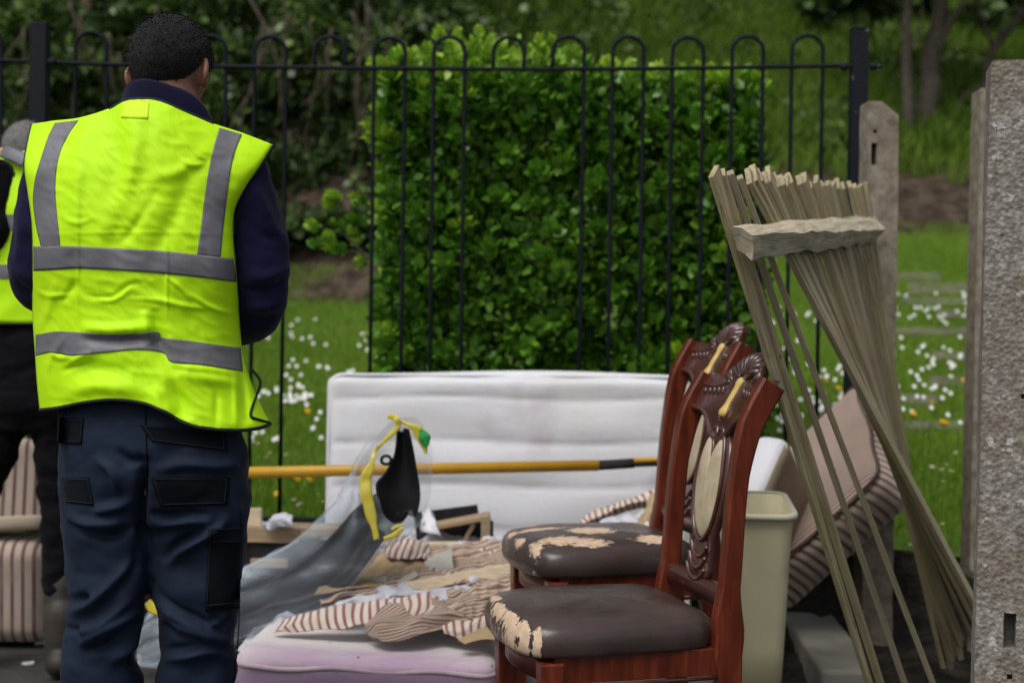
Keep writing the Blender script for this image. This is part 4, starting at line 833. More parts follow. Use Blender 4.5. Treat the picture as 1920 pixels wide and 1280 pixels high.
E1, E2 = crv(np.array(e1), 90), crv(np.array(e2), 90); s_ = np.linspace(0, 1, 14); G = E1[:, None] * (1 - s_)[None, :, None] + E2[:, None] * s_[None, :, None]; G[..., 2] += .035 * np.sin(np.pi * s_)[None]
G[..., 2] += .006 * np.sin(s_ * 12)[None]
MB().grid(PA(G[..., 0], G[..., 1], G[..., 2]) - T0).build('sheet', m_bplas, trim, solid=.004)
fe1 = crv(np.array([(745, 800, 4.06), (743, 830, 4.06), (738, 856, 4.06), (722, 886, 4.055), (705, 908, 4.05), (711, 940, 4.05), (720, 970, 4.05), (738, 984, 4.05)]), 50); fe2 = crv(np.array([(766, 804, 4.055), (774, 840, 4.05), (781, 880, 4.05), (787, 918, 4.05), (786, 945, 4.05), (778, 968, 4.05), (764, 958, 4.05), (750, 972, 4.05)]), 50)
G = fe1[:, None] * (1 - s_)[None, :, None] + fe2[:, None] * s_[None, :, None]; G[..., 2] += .03 * np.sin(np.pi * s_)[None]; MB().grid(PA(G[..., 0], G[..., 1], G[..., 2]) - T0).build('fin', m_bplas, trim, solid=.004)
a = np.linspace(0, 2 * np.pi, 20); q = PA(724 + 9 * np.cos(a), 862 + 8 * np.sin(a), 4.055 + 0 * a) - T0; MB().tube(q, .0045, 8, cap=False).build('lug', m_bplas, trim)
MB().tube([np.array(P(753, 806, 4.045)) - T0, np.array(P(753, 806, 4.038)) - T0], .006, 12).build('rivet', M('rivet', (.6, .6, .6), rough=.4), trim)
# small litter on the asphalt
for i, (x, y, w, h, c, lb) in enumerate(((76, 1208, 16, 14, (.55, .55, .55), 'crumpled white paper scrap on the asphalt by the dark boot'), (52, 1248, 18, 9, (.6, .58, .56), 'flat white paper scrap on the asphalt at the bottom corner'), (94, 1228, 14, 10, (.5, .5, .52), 'pale grey scrap on the asphalt behind the blue trouser leg'), (76, 1176, 14, 5, (.35, .17, .10), 'small rusty brown scrap on the asphalt below the striped mattress'))):
    Y = 1.148 * FPX / (y - 578); q = P(x, y, Y); s_ = Y / FPX; V = rg.normal(size=(4, 3)) * .003
    mb = rbox((w * s_, .03, h * s_ * .5), .002, (6, 4, 3)); mb.v[0] = mb.v[0] + np.array([mnoise.noise_vector(Vector(p * 60 + i)) for p in mb.v[0]]) * .006
    o = mb.build('litter_scrap', M('litter', c, rough=.9), smooth=False, merge=1e-5); o.location = (q.x, q.y, h * s_ * .25); o.rotation_euler = (0, 0, i); tag(o, lb, 'litter')
# ================================================================== CHAIRS
k = NT('mahogany'); co = k.coord('Object', (14, 14, 2)); n1 = k.noise(co, 3, 7, .6, .5)
k.color(k.ramp(n1, [(.3, (.060, .009, .003)), (.55, (.13, .021, .007)), (.75, (.20, .042, .013))])); k.set(.34, .4, coat=.12); k.val(k.b, 'Coat Roughness', .2)
scr = k.ramp(k.noise(k.coord('Object'), 55, 4, .7), [(.72, 0.0), (.74, .8)]); k.bump(k.noise(k.coord('Object'), 40, 4), .12, .002); m_mah = k.m
m_carve = M('carved_mahogany', (.052, .017, .013), (.085, .028, .021), 20, rough=.30, spec=.6, coat=.6, bump=.2, bscale=90, bdist=.002)
m_gold = M('gilt_inlay', (.60, .40, .10), (.68, .50, .18), 20, rough=.4, spec=.5)
k = NT('cream_fabric'); co = k.coord('Object'); k.color(k.ramp(k.noise(co, 9, 6, .6, .8), [(.3, (.34, .26, .14)), (.6, (.56, .48, .34)), (.8, (.62, .56, .44))])); k.set(.55, .4); k.bump(k.noise(co, 18, 3), .2, .01); m_creamf = k.m
def leather(name, blobs, scuff):
    """Dark brown leatherette; blobs: (x, y, rx, ry) where the skin has flaked off to the beige backing."""
    k = NT(name); co = k.coord('Object'); best = None
    for x, y, rx, ry in blobs:
        s_ = k.n('VectorMath', operation='SUBTRACT'); k.l(co, s_.inputs[0]); s_.inputs[1].default_value = (x, y, .47)
        d_ = k.n('VectorMath', operation='MULTIPLY'); k.l(s_.outputs[0], d_.inputs[0]); d_.inputs[1].default_value = (1 / rx, 1 / ry, .0)
        ln = k.n('VectorMath', operation='LENGTH'); k.l(d_.outputs[0], ln.inputs[0]); best = ln.outputs['Value'] if best is None else k.math('MINIMUM', best, ln.outputs['Value'])
    nz = k.math('MULTIPLY', k.math('SUBTRACT', k.noise(k.coord('Object', (42, 80, 42)), 1.0, 8, .7), .5), 3.2)
    v = k.math('ADD', best, nz); mask = k.ramp(k.math('MULTIPLY', v, .5), [(.485, 1.0), (.50, 0.0)]); dark = k.ramp(k.math('MULTIPLY', v, .5), [(.50, 1.0), (.62, 0.0)])
    base = k.ramp(k.noise(co, 6, 6), [(.3, (.042, .027, .024)), (.7, (.072, .050, .045))]); base = k.mix(k.ramp(k.noise(k.coord('Object', (1, 1.6, 1)), 16, 9, .75), [(.58, 0.0), (.72, .35)]), base, (.15, .13, .12)); base = k.mix(dark, base, (.014, .010, .009))
    k.color(k.mix(mask, base, k.ramp(k.noise(co, 60, 4), [(.3, (.52, .36, .24)), (.7, (.70, .53, .38))])))
    k.l(k.math('ADD', k.math('MULTIPLY', mask, .45), k.ramp(k.noise(co, 12, 5), [(.3, .24), (.7, .36)])), k.b.inputs['Roughness']); k.val(k.b, 'Specular IOR Level', .5)
    vo = k.n('TexVoronoi', feature='DISTANCE_TO_EDGE'); k.l(k.coord('Object', (1, 1.5, 1)), vo.inputs['Vector']); k.val(vo, 'Scale', 70); crk = k.ramp(vo.outputs['Distance'], [(.0, 0.0), (.05, .05)])
    hgt = k.math('ADD', k.math('ADD', k.math('MULTIPLY', mask, -1.2), crk), k.math('MULTIPLY', k.noise(co, 24, 5), .3)); k.bump(hgt, .55, .003); return k.m
PZ = [0, .20, .40, .50, .62, .72, .80, .86, .91, .945, .975, 1.01, 1.04, 1.08]; PX = [-.075, -.03, 0, 0, .008, .014, .022, .033, .046, .062, .080, .101, .120, .145]
def lean(z): return np.interp(z, PZ, PX) - (.0 if np.isscalar(z) else 0)
LEANC = crv(np.c_[PZ, PX], 80); LEANC[:, 1] = np.where(LEANC[:, 0] < .4, LEANC[:, 1], LEANC[:, 1])
def bx(z):
    z = np.asarray(z, float); v = np.interp(z, LEANC[:, 0], LEANC[:, 1]); return np.where(z < .4, -np.abs(v), -v)   # back leans to local -x (chair faces +x)
def back(y, z, off=0.0):
    """Point on the curved back: y across, z up, off in front of it."""
    y, z = np.broadcast_arrays(np.asarray(y, float), np.asarray(z, float)); return np.stack([bx(z) + off + .022 * (1 - (y / .2) ** 2) * -1 * sm(.5, .8, z), y, z], -1)
def plate(name, poly, mat, root, th, off, z_n=1, dome=0.0):
    """Flat carved plate cut to an outline on the curved back; poly given as (y, z)."""
    poly = np.asarray(poly, float); c = poly.mean(0); n = len(poly); mb = MB(); rings = []
    for s_, o_ in ((1.0, -th / 2), (1.0, th / 2 - .003), (.97, th / 2)) + tuple((t, th / 2 + dome * math.sqrt(1 - t * t)) for t in (.8, .55, .25, .02)):
        q = c + (poly - c) * s_; rings.append(back(q[:, 0], q[:, 1], off + o_))
    mb.grid(np.array(rings), cv=True); mb.f.append(tuple(range(n))); return mb.build(name, mat, root)
def moulding(name, pts, r, mat, root, off, closed=False, n=60):
    q = crv(pts, n, closed); B = back(q[:, 0], q[:, 1], off)
    if closed: B = np.vstack([B, B[:1]])
    return MB().tube(B, r if np.isscalar(r) else np.interp(np.linspace(0, 1, len(B)), np.linspace(0, 1, len(r)), r), 8, cap=not closed).build(name, mat, root)
HEART = [(0, .822), (.008, .846), (.020, .866), (.036, .874), (.052, .860), (.066, .825), (.073, .78), (.07, .735), (.058, .69), (.04, .66), (.018, .643), (0, .637)]
HEART = HEART + [(-y, z) for y, z in HEART[-2:0:-1]]
def chair(label, lm, loc, ang, tilt=0):
    root = empty('dining_chair', loc); root.rotation_euler = (0, tilt, ang); tag(root, label, 'chair', 'pair of carved dining chairs')
    yb, yf, D = .185, .215, .43
    for s_ in (-1, 1):   # back legs run up into the stiles
        zz = np.concatenate([np.linspace(0, .40, 10), np.linspace(.44, 1.005, 26)]); dep = np.interp(zz, [0, .3, .40, .47, .55, .8, .93, 1.0], [.034, .042, .066, .072, .046, .042, .056, .060]); wid = .034
        C = np.stack([bx(zz), np.full(len(zz), s_ * yb), zz], -1); T = np.gradient(C, axis=0); T /= np.linalg.norm(T, axis=1)[:, None]; N_ = np.stack([T[:, 2], 0 * zz, -T[:, 0]], -1)
        ch = .006; pr = [(-1, -1), (-1, 1), (1, 1), (1, -1)]; rings = []
        for a_, b_ in ((-1, -.75), (-1, .75), (-.8, 1), (.8, 1), (1, .75), (1, -.75), (.8, -1), (-.8, -1)): rings.append(C + N_ * (dep / 2 * a_)[:, None] + np.array([0, wid / 2 * b_, 0]))
        G = np.array(rings).transpose(1, 0, 2); mb = MB().grid(G, cv=True); mb.f.append(tuple(range(8))); mb.f.append(tuple((len(zz) - 1) * 8 + j for j in range(8))[::-1]); mb.build('back_post', m_mah, root, smooth=False, bevel=.002)
        mb = MB(); q = np.array([[D - .025, s_ * (yf - .02), 0], [D - .022, s_ * (yf - .02), .2], [D - .022, s_ * (yf - .02), .41]])
        rr = []
        for (x, y, z), h in zip(q, (.015, .02, .026)): rr.append([[x - h, y - h, z], [x + h, y - h, z], [x + h, y + h, z], [x - h, y + h, z]])
        mb.grid(np.array(rr), cv=True); mb.f.append((0, 1, 2, 3)); mb.f.append((8, 9, 10, 11)); mb.build('front_leg', m_mah, root, smooth=False, bevel=.004)
        MB().bar((.02, s_ * (yb - .004), .391), (D - .03, s_ * (yf - .022), .391), .060, .022, (0, 0, 1)).build('side_rail', m_mah, root, smooth=False, bevel=.002)
        MB().tube([(.02, s_ * (yb + .008), .356), (D - .03, s_ * (yf - .010), .356)], .0045, 6).build('rail_bead', m_carve, root)
    t = np.linspace(-1, 1, 15); G = np.array([[(D - .03 + .035 * (1 - y * y) + o_, y * (yf - .03), z) for y in t] for o_, z in ((-.01, .36), (.01, .36), (.01, .415), (-.01, .415))]); MB().grid(G.transpose(1, 0, 2), cv=True).build('front_rail', m_mah, root)
    MB().bar((0, -yb, .39), (0, yb, .39), .05, .022, (0, 0, 1)).build('rear_rail', m_mah, root, smooth=False, bevel=.002)
    # padded seat: trapezoid with bowed front and rolled edge
    n = 64; a = np.linspace(0, 2 * np.pi, n, endpoint=False); ca, sa = np.cos(a), np.sin(a); e = .34
    ex, ey = np.sign(ca) * np.abs(ca) ** e, np.sign(sa) * np.abs(sa) ** e
    ox = .235 + ex * .222; oy = ey * (.196 + .034 * (ex + 1) / 2); ox = ox + .030 * (ex > 0) * (1 - ey ** 2) * ex
    rings = []
    for s_, z in ((.95, .419), (.985, .421), (1.0, .429), (1.008, .443), (1.005, .458), (.985, .474), (.945, .486), (.88, .494), (.78, .500), (.65, .504), (.48, .507), (.3, .509), (.1, .510), (.003, .510)):
        rings.append(np.stack([.235 + (ox - .235) * s_, oy * s_, np.full(n, z) + .004 * np.sin(3 * a + 1) * (s_ < .95) * s_], -1))
    mb = MB().grid(np.array(rings), cv=True); mb.f.append(tuple(range(n))); sc = mb.build('seat', lm, root)
    # lower back rail, splat, heart panel
    tt = np.linspace(-yb, yb, 13); G = np.array([back(tt, np.full(13, z) + 0 * tt, o_) for o_, z in ((-.012, .505), (.012, .505), (.014, .535), (.010, .548), (-.012, .548))]); MB().grid(G.transpose(1, 0, 2), cv=True).build('lower_rail', m_carve, root)
    out = [(0, .905), (.03, .905), (.045, .892), (.04, .880), (.062, .878), (.085, .850), (.095, .79), (.09, .72), (.075, .672), (.055, .640), (.062, .615), (.056, .592), (.066, .570), (.058, .548)]
    out = out + [(-y, z) for y, z in out[::-1][:-1]]; plate('splat', out, m_carve, root, .018, 0)
    hp = np.array(HEART); plate('heart_panel', crv(hp, 64, True), m_creamf, root, .022, .002, dome=.010)
    moulding('heart_frame', hp * 1.0 + (hp - hp.mean(0)) * .05, .0055, m_carve, root, .012, True, 90)
    moulding('heart_crest', [(-.032, .870), (-.03, .888), (-.012, .892), (0, .874), (.012, .892), (.03, .888), (.032, .870)], .006, m_carve, root, .011)
    for z, w in ((.622, .050), (.596, .050), (.570, .056)): moulding('scallop', [(-w, z), (-w * .55, z - .022), (0, z - .030), (w * .55, z - .022), (w, z)], .0062, m_carve, root, .010)
    # crest rail with shell, beads and gilt drop
    up_ = [(.185, 1.012), (.15, 1.010), (.12, 1.008), (.09, 1.010), (.072, 1.018), (.062, 1.040), (.04, 1.056), (0, 1.062)]; lo_ = [(0, .862), (.03, .867), (.055, .882), (.085, .906), (.12, .922), (.155, .926), (.185, .928)]
    half = up_[::-1][::-1]; poly = up_ + [(-y, z) for y, z in up_[::-1][1:]] + [(-y, z) for y, z in lo_[::-1]] + lo_[1:]
    q = []; 
    for i in range(len(poly)):
        a_, b_ = np.array(poly[i]), np.array(poly[(i + 1) % len(poly)]); q += [a_, (a_ * .5 + b_ * .5)]
    plate('crest_rail', q, m_carve, root, .026, 0)
    moulding('crest_bead', [(y, z + .004) for y, z in [(-y, z) for y, z in lo_[::-1]] + lo_[1:]], .007, m_carve, root, .011); moulding('crest_bead', [(-.18, .988), (-.13, .984), (-.09, .988), (-.06, .998)], .006, m_carve, root, .012); moulding('crest_bead', [(.18, .988), (.13, .984), (.09, .988), (.06, .998)], .006, m_carve, root, .012)
    for s_ in (-1, 1):
        for j in range(5):
            y = s_ * (.062 + .021 * j); c = back(y, .972 - .0006 * j, .013); MB().ball(c, (.007, .0075, .015 - .0012 * j), 7).build('gadroon', m_carve, root)
    for j, t in enumerate(np.linspace(-1.25, 1.25, 9)):
        a0 = back(.012 * math.sin(t), 1.008 + .006 * math.cos(t), .014); a1 = back(.054 * math.sin(t), 1.010 + .042 * math.cos(t), .020); a2 = back(.068 * math.sin(t), 1.008 + .051 * math.cos(t), -.004)
        MB().tube(crv([a0, a1, a2], 10), np.linspace(.007, .0125, 10), 8).build('shell_rib', m_carve, root)
    for s_ in (-1, 1): q = back(np.array([.055, .082, .078]) * s_, np.array([1.0, 1.010, 1.032]), .008); MB().tube(crv(q, 8), [.004, .008, .011, .013, .013, .012, .010, .006], 8).build('shell_scroll', m_carve, root)
    z_ = np.linspace(.918, 1.008, 16); MB().tube(back(0 * z_, z_, .014), np.interp(z_, [.916, .921, .93, .945, .985, 1.0, 1.008], [.010, .018, .019, .0115, .012, .017, .010]), 12, flat=.6, ref=(1, 0, 0)).build('gilt_drop', m_gold, root)
    tt = np.linspace(0, 2 * np.pi, 40); w_ = np.interp(.963 + .055 * np.cos(tt), [.91, .93, .945, .985, 1.0, 1.02], [.021, .024, .017, .0175, .022, .020]); MB().tube(back(w_ * np.sign(np.sin(tt)) * np.abs(np.sin(tt)) ** .5, .963 + .055 * np.cos(tt), .013), .003, 6, cap=False).build('inlay_frame', m_carve, root)
    return root
l1 = leather('front_leather', [(.474, .0, .012, .06), (.472, .10, .012, .06), (.460, .165, .012, .03), (.460, -.10, .010, .05), (.435, -.195, .05, .010), (.44, .20, .010, .012)], .3)
l2 = leather('rear_leather', [(.27, .02, .060, .050), (.37, .13, .075, .036), (.31, .16, .05, .03), (.40, -.04, .065, .020), (.42, -.15, .045, .030), (.35, -.20, .05, .012), (.14, .14, .045, .030), (.468, .05, .012, .03), (.465, -.06, .012, .025), (.45, .15, .015, .03)], .3)
FA = math.pi + R(14)
c1_ = chair('front carved mahogany dining chair with a dark seat frayed along its front edge', l1, (.440, 3.318, 0), FA)
c2_ = chair('rear carved mahogany dining chair with large flaked patches on its dark seat', l2, (.474, 3.86, .07), FA + R(-1))
# ================================================================== PEOPLE
m_skin = M('brown_skin', (.20, .092, .052), (.27, .13, .078), 12, rough=.5, spec=.4, bump=.2, bscale=120, bdist=.002)
m_skin2 = M('pale_skin', (.46, .27, .20), (.54, .33, .25), 12, rough=.55, spec=.4)
def hairmat(name, a, b):
    k = NT(name); co = k.coord('Object'); n1 = k.noise(co, 150, 6, .7); k.color(k.ramp(n1, [(.35, a), (.65, b)])); k.set(.75, .2, sheen=.06); k.bump(n1, 1.0, .006); return k.m
m_hair = hairmat('black_curls', (.004, .0035, .0035), (.015, .013, .0125)); m_hair2 = hairmat('grey_hair', (.10, .095, .09), (.30, .29, .28))
def fabric(name, a, b, sc=5, rough=.9, sheen=.3, weave=380, ws=.25, spec=.2):
    k = NT(name); co = k.coord('Object'); k.color(k.ramp(k.noise(co, sc, 6), [(.3, a), (.7, b)])); k.set(rough, spec, sheen=sheen); k.val(k.b, 'Sheen Roughness', .5)
    k.bump(k.math('ADD', k.noise(co, weave, 2), k.math('MULTIPLY', k.noise(co, 40, 4), .6)), ws, .003); return k.m
m_fleece = fabric('navy_fleece', (.0065, .006, .024), (.012, .011, .042), sheen=.06, spec=.1)
m_trous = fabric('navy_work_cloth', (.005, .0105, .025), (.0095, .019, .041), 4, .72, .02, 500, .2)
m_pocket = fabric('black_pocket_cloth', (.003, .004, .0065), (.0055, .007, .011), 8, .9, .02, 500, .2, .1)
m_blk = fabric('black_work_cloth', (.003, .003, .004), (.007, .007, .009), 5, .9, .02, spec=.1)
m_seam = M('seam_thread', (.012, .017, .027), rough=.9)
k = NT('fluorescent_yellow'); co = k.coord('Object'); k.color(k.ramp(k.noise(co, 3, 5), [(.3, (.54, .98, .001)), (.7, (.60, 1.0, .002))])); k.set(.6, .3); k.bump(k.math('ADD', k.noise(co, 600, 2), k.noise(co, 26, 4)), .12, .003)
tr_ = k.n('BsdfTranslucent'); tr_.inputs[0].default_value = (.55, .9, .01, 1); mx_ = k.n('MixShader'); mx_.inputs[0].default_value = .04; k.l(k.b.outputs[0], mx_.inputs[1]); k.l(tr_.outputs[0], mx_.inputs[2]); k.l(mx_.outputs[0], k.out.inputs[0]); m_vest = k.m
k = NT('reflective_tape'); co = k.coord('Object'); k.color(k.ramp(k.noise(co, 10, 5), [(.3, (.135, .135, .15)), (.7, (.19, .19, .205))])); k.set(.55, .4, metal=.1); k.bump(k.noise(co, 40, 4), .12, .003); m_tapeR = k.m
m_bind = M('black_binding', (.006, .010, .010), (.012, .018, .016), 20, rough=.7)
m_boot = M('boot_leather', (.02, .017, .014), (.05, .042, .034), 9, rough=.6, bump=.3)

def loft(rows, n=40, pw=.8, cap=True, mb=None):
    """rows: (photo y, left x, right x, depth centre, depth half). Closed rounded sections."""
    mb = mb or MB(); a = np.linspace(0, 2 * np.pi, n, endpoint=False); ca, sa = np.cos(a), np.sin(a); cx = np.sign(ca) * np.abs(ca) ** pw; sx_ = np.sign(sa) * np.abs(sa) ** pw
    q = crv(np.array(rows, float), len(rows) * 5); G = PA(((q[:, 1] + q[:, 2]) / 2)[:, None] + ((q[:, 2] - q[:, 1]) / 2)[:, None] * cx, q[:, 0][:, None] + 0 * cx, q[:, 3][:, None] + q[:, 4][:, None] * sx_)
    b = mb.n; mb.grid(G, cv=True)
    if cap: mb.f.append(tuple(b + j for j in range(n))[::-1]); mb.f.append(tuple(b + (len(q) - 1) * n + j for j in range(n)))
    return mb
def cap_tube(mb, pts, rad, n=16):
    q = crv([list(p) for p in pts], 4 * len(pts)); r = np.interp(np.linspace(0, 1, len(q)), np.linspace(0, 1, len(rad)), rad); mb.tube(q, r, n); mb.ball(q[0], r[0] * .98, 8); mb.ball(q[-1], r[-1] * .98, 8)
def hand(mb, w, fwd, nrm, s=1):
    fwd, nrm = Vector(fwd).normalized(), Vector(nrm).normalized(); sd = fwd.cross(nrm).normalized(); w = Vector(w)
    mb.ball(w + fwd * .045, (.040, .040, .017), 8, Matrix((sd, fwd, nrm)).transposed()); cap_tube(mb, [w - fwd * .03, w + fwd * .03], [.026, .028], 10)
    for i, (o_, L) in enumerate(((-.030, .072), (-.010, .082), (.010, .077), (.029, .060))):
        a = w + fwd * .07 + sd * o_; b = a + fwd * L * .45 - nrm * .008; c = b + fwd * L * .3 - nrm * .022; d = c + fwd * L * .12 - nrm * .022; cap_tube(mb, [a, b, c, d], [.0095, .009, .0085, .0075], 8)
    a = w + fwd * .025 - sd * .032 * s; b = a - sd * .025 * s + fwd * .025 - nrm * .01; c = b + fwd * .028 - nrm * .014; cap_tube(mb, [a, b, c], [.012, .011, .009], 8)
def head(mb, c, rot):
    c = Vector(c); W = lambda x, y, z: c + rot @ Vector((x, y, z))
    mb.ball(W(0, 0, .02), (.074, .094, .098), 18, rot); mb.ball(W(0, .035, -.065), (.054, .062, .062), 14, rot); mb.ball(W(0, .07, .03), (.058, .03, .055), 12, rot)
    cap_tube(mb, [W(0, .092, .02), W(0, .112, -.022), W(0, .10, -.032)], [.010, .015, .016], 8); mb.ball(W(0, .09, -.062), (.026, .012, .010), 8, rot); mb.ball(W(0, .082, -.098), (.022, .018, .018), 8, rot)
    for s_ in (-1, 1):
        rr = rot @ Matrix.Rotation(R(28) * s_, 3, 'Z') @ Matrix.Rotation(R(-10), 3, 'X')
        mb.ball(W(s_ * .082, -.012, .002), (.0075, .020, .032), 10, rr); mb.ball(W(s_ * .080, -.004, -.022), (.009, .012, .014), 8, rr)
        mb.ball(W(s_ * .033, .078, .018), (.020, .014, .012), 8, rot)
def eyes(c, rot, parent):
    mb = MB(); c = Vector(c)
    for s_ in (-1, 1): mb.ball(c + rot @ Vector((s_ * .033, .084, .016)), (.012, .011, .008), 8, rot)
    mb.build('eyes', M('eye', (.5, .48, .45), rough=.2), parent)
def hairshell(c, rot, mat, parent, th=.013, seed=0, tuft=9000, line=None, size=.0045):
    nphi, nth = 96, 46; g = np.random.default_rng(seed); ph = np.linspace(0, 2 * np.pi, nphi, endpoint=False)   # phi 0 = forward
    tmax = crv(line, t=np.linspace(0, 1, nphi, endpoint=False) * .999)[:, 0]
    tmax = tmax + .02 * np.sin(ph * 17) + .015 * np.sin(ph * 29 + 1)
    t = np.linspace(0.002, 1, nth)[:, None] * np.radians(tmax)[None]; e = np.linspace(0, 1, nth)[:, None]; thk = th * np.clip((1.0 - e) / .28, 0.06, 1) ** .6 * np.ones_like(t)
    rr = np.array([.074, .094, .098]); d = np.stack([np.sin(t) * np.sin(ph), np.sin(t) * np.cos(ph), np.cos(t)], -1)
    V = d * rr + np.array([0, 0, .02]); nn = d / rr; nn /= np.linalg.norm(nn, axis=-1)[..., None]
    nz = np.array([mnoise.fractal(Vector(p * 70), 1, 2, 3) for p in V.reshape(-1, 3)]).reshape(t.shape)
    V = V + nn * (thk * (1 + .16 * nz) + .0005)[..., None]; Rm = np.array(rot); Wd = V @ Rm.T + np.array(list(c)); o = MB().grid(Wd, cv=True); 
    N3 = nn @ Rm.T; idx = g.integers(0, nth * nphi, tuft); idx = idx[(thk.ravel()[idx] > th * .25)]; jit = g.normal(size=(len(idx), 3)) * .003
    b = Wd.reshape(-1, 3)[idx] + jit; n_ = N3.reshape(-1, 3)[idx] + g.normal(size=(len(idx), 3)) * .7; n_ /= np.linalg.norm(n_, axis=1)[:, None]; s_ = np.cross(n_, g.normal(size=n_.shape)); s_ /= np.linalg.norm(s_, axis=1)[:, None]
    Q = np.stack([b - n_ * size * .5 - s_ * size * .22, b - n_ * size * .5 + s_ * size * .22, b + n_ * size * .55 + s_ * size * .3], 1).reshape(-1, 3); o.add(Q, [(3 * i, 3 * i + 1, 3 * i + 2) for i in range(len(idx))])
    return o.build('hair', mat, parent)
def boot(mb, x, y, ang):
    c, s_ = math.cos(ang), math.sin(ang); F_ = np.array([s_, c, 0]); S_ = np.array([c, -s_, 0]); o = np.array([x, y, 0])
    for a, b, r_ in ((-.06, .05, .045), (.0, .06, .046), (.08, .045, .045), (.15, .038, .042), (.19, .034, .034)): mb.ball(o + F_ * a + np.array([0, 0, b]), (r_ * 1.0, r_ * 1.1, min(r_, b)), 10, Matrix.Rotation(-ang, 3, 'Z'))
    cap_tube(mb, [o + F_ * -.02 + np.array([0, 0, .06]), o + F_ * -.03 + np.array([0, 0, .2])], [.052, .056], 14)

# ------------------------------------------------------------------ the man in the foreground
YM = 2.97
HC = P(320, 143, 3.02); HR = (Matrix.Rotation(R(-3), 3, 'Y') @ Matrix.Rotation(R(-10), 3, 'Z') @ Matrix.Rotation(R(-16), 3, 'X'))
mb = MB(); head(mb, HC, HR); cap_tube(mb, [P(316, 262, YM), P(318, 205, 2.985), HC + HR @ Vector((0, -.02, -.03))], [.070, .060, .060])
loft([(235, 250, 380, YM, .05), (275, 140, 450, YM, .065), (330, 115, 425, YM, .09), (450, 95, 420, YM, .10), (600, 95, 425, YM, .095), (740, 115, 430, YM, .10), (860, 125, 445, YM, .10), (930, 140, 430, YM, .09)], 28, mb=mb)
LW, RW = P(215, 575, 3.26), P(345, 585, 3.26)
cap_tube(mb, [P(118, 292, YM), P(90, 370, YM), P(72, 455, YM + .01), P(70, 525, YM + .02), P(120, 560, 3.12), LW], [.04, .036, .034, .032, .030, .026]); cap_tube(mb, [P(440, 318, YM), P(462, 380, YM), P(482, 450, YM + .01), P(486, 530, YM + .02), P(474, 588, 3.04), P(420, 600, 3.15), RW], [.04, .038, .036, .034, .032, .030, .026])
hand(mb, LW, (.75, .45, .25), (-.3, .9, .2), 1); hand(mb, RW, (-.75, .45, .25), (.3, .9, .2), -1)
for pts in ([(200, 880), (205, 1100), (190, 1300), (188, 1560)], [(365, 880), (362, 1100), (362, 1300), (360, 1560)]): cap_tube(mb, [P(x, y, YM) for x, y in pts], [.07, .055, .045, .04])
man = link('person', remesh(mb, 'person', .0055, 3)); man.data.materials.append(m_skin)
tag(man, 'man seen from behind in a bright yellow vest and dark blue work trousers', 'person')
eyes(HC, HR, man)
# hairline polar angle by azimuth, from the forehead round the right ear to the nape and back
hairshell(HC, HR, m_hair, man, .0135, 1, 16000, [(62,), (68,), (88,), (84,), (116,), (136,), (142,), (138,), (118,), (84,), (88,), (68,), (62,)])

# trousers
mb = MB()
loft([(735, 122, 440, YM, .118), (790, 114, 450, YM, .126), (840, 109, 462, YM, .135), (900, 108, 467, YM, .132), (940, 112, 466, YM, .118), (985, 150, 430, YM, .09)], 44, .75, mb=mb)
LL = [(890, 112, 300, YM, .118), (950, 111, 290, YM, .112), (1010, 117, 285, YM, .105), (1070, 123, 279, YM, .10), (1120, 130, 274, YM - .01, .096), (1165, 122, 270, YM - .005, .094), (1230, 114, 256, YM, .092), (1290, 112, 262, YM, .09), (1400, 118, 258, YM, .085), (1500, 124, 254, YM, .083), (1590, 118, 260, YM, .088)]
RL = [(890, 275, 464, YM, .118), (950, 277, 466, YM, .112), (1010, 276, 463, YM, .105), (1070, 278, 455, YM, .10), (1120, 286, 450, YM - .01, .096), (1165, 296, 447, YM - .005, .094), (1230, 300, 441, YM, .092), (1290, 294, 437, YM, .09), (1400, 298, 430, YM, .085), (1500, 300, 424, YM, .083), (1590, 294, 432, YM, .088)]
loft(LL, 36, .85, mb=mb); loft(RL, 36, .85, mb=mb)
me = remesh(mb, 'trousers', .0055, 6, .6); V = verts(me); N = normals(me); px, py = PIX(V)
S1 = lambda pts: [(x * .3594, 820 + y * .3594) for x, y in pts]      # creases traced from an enlargement of the legs
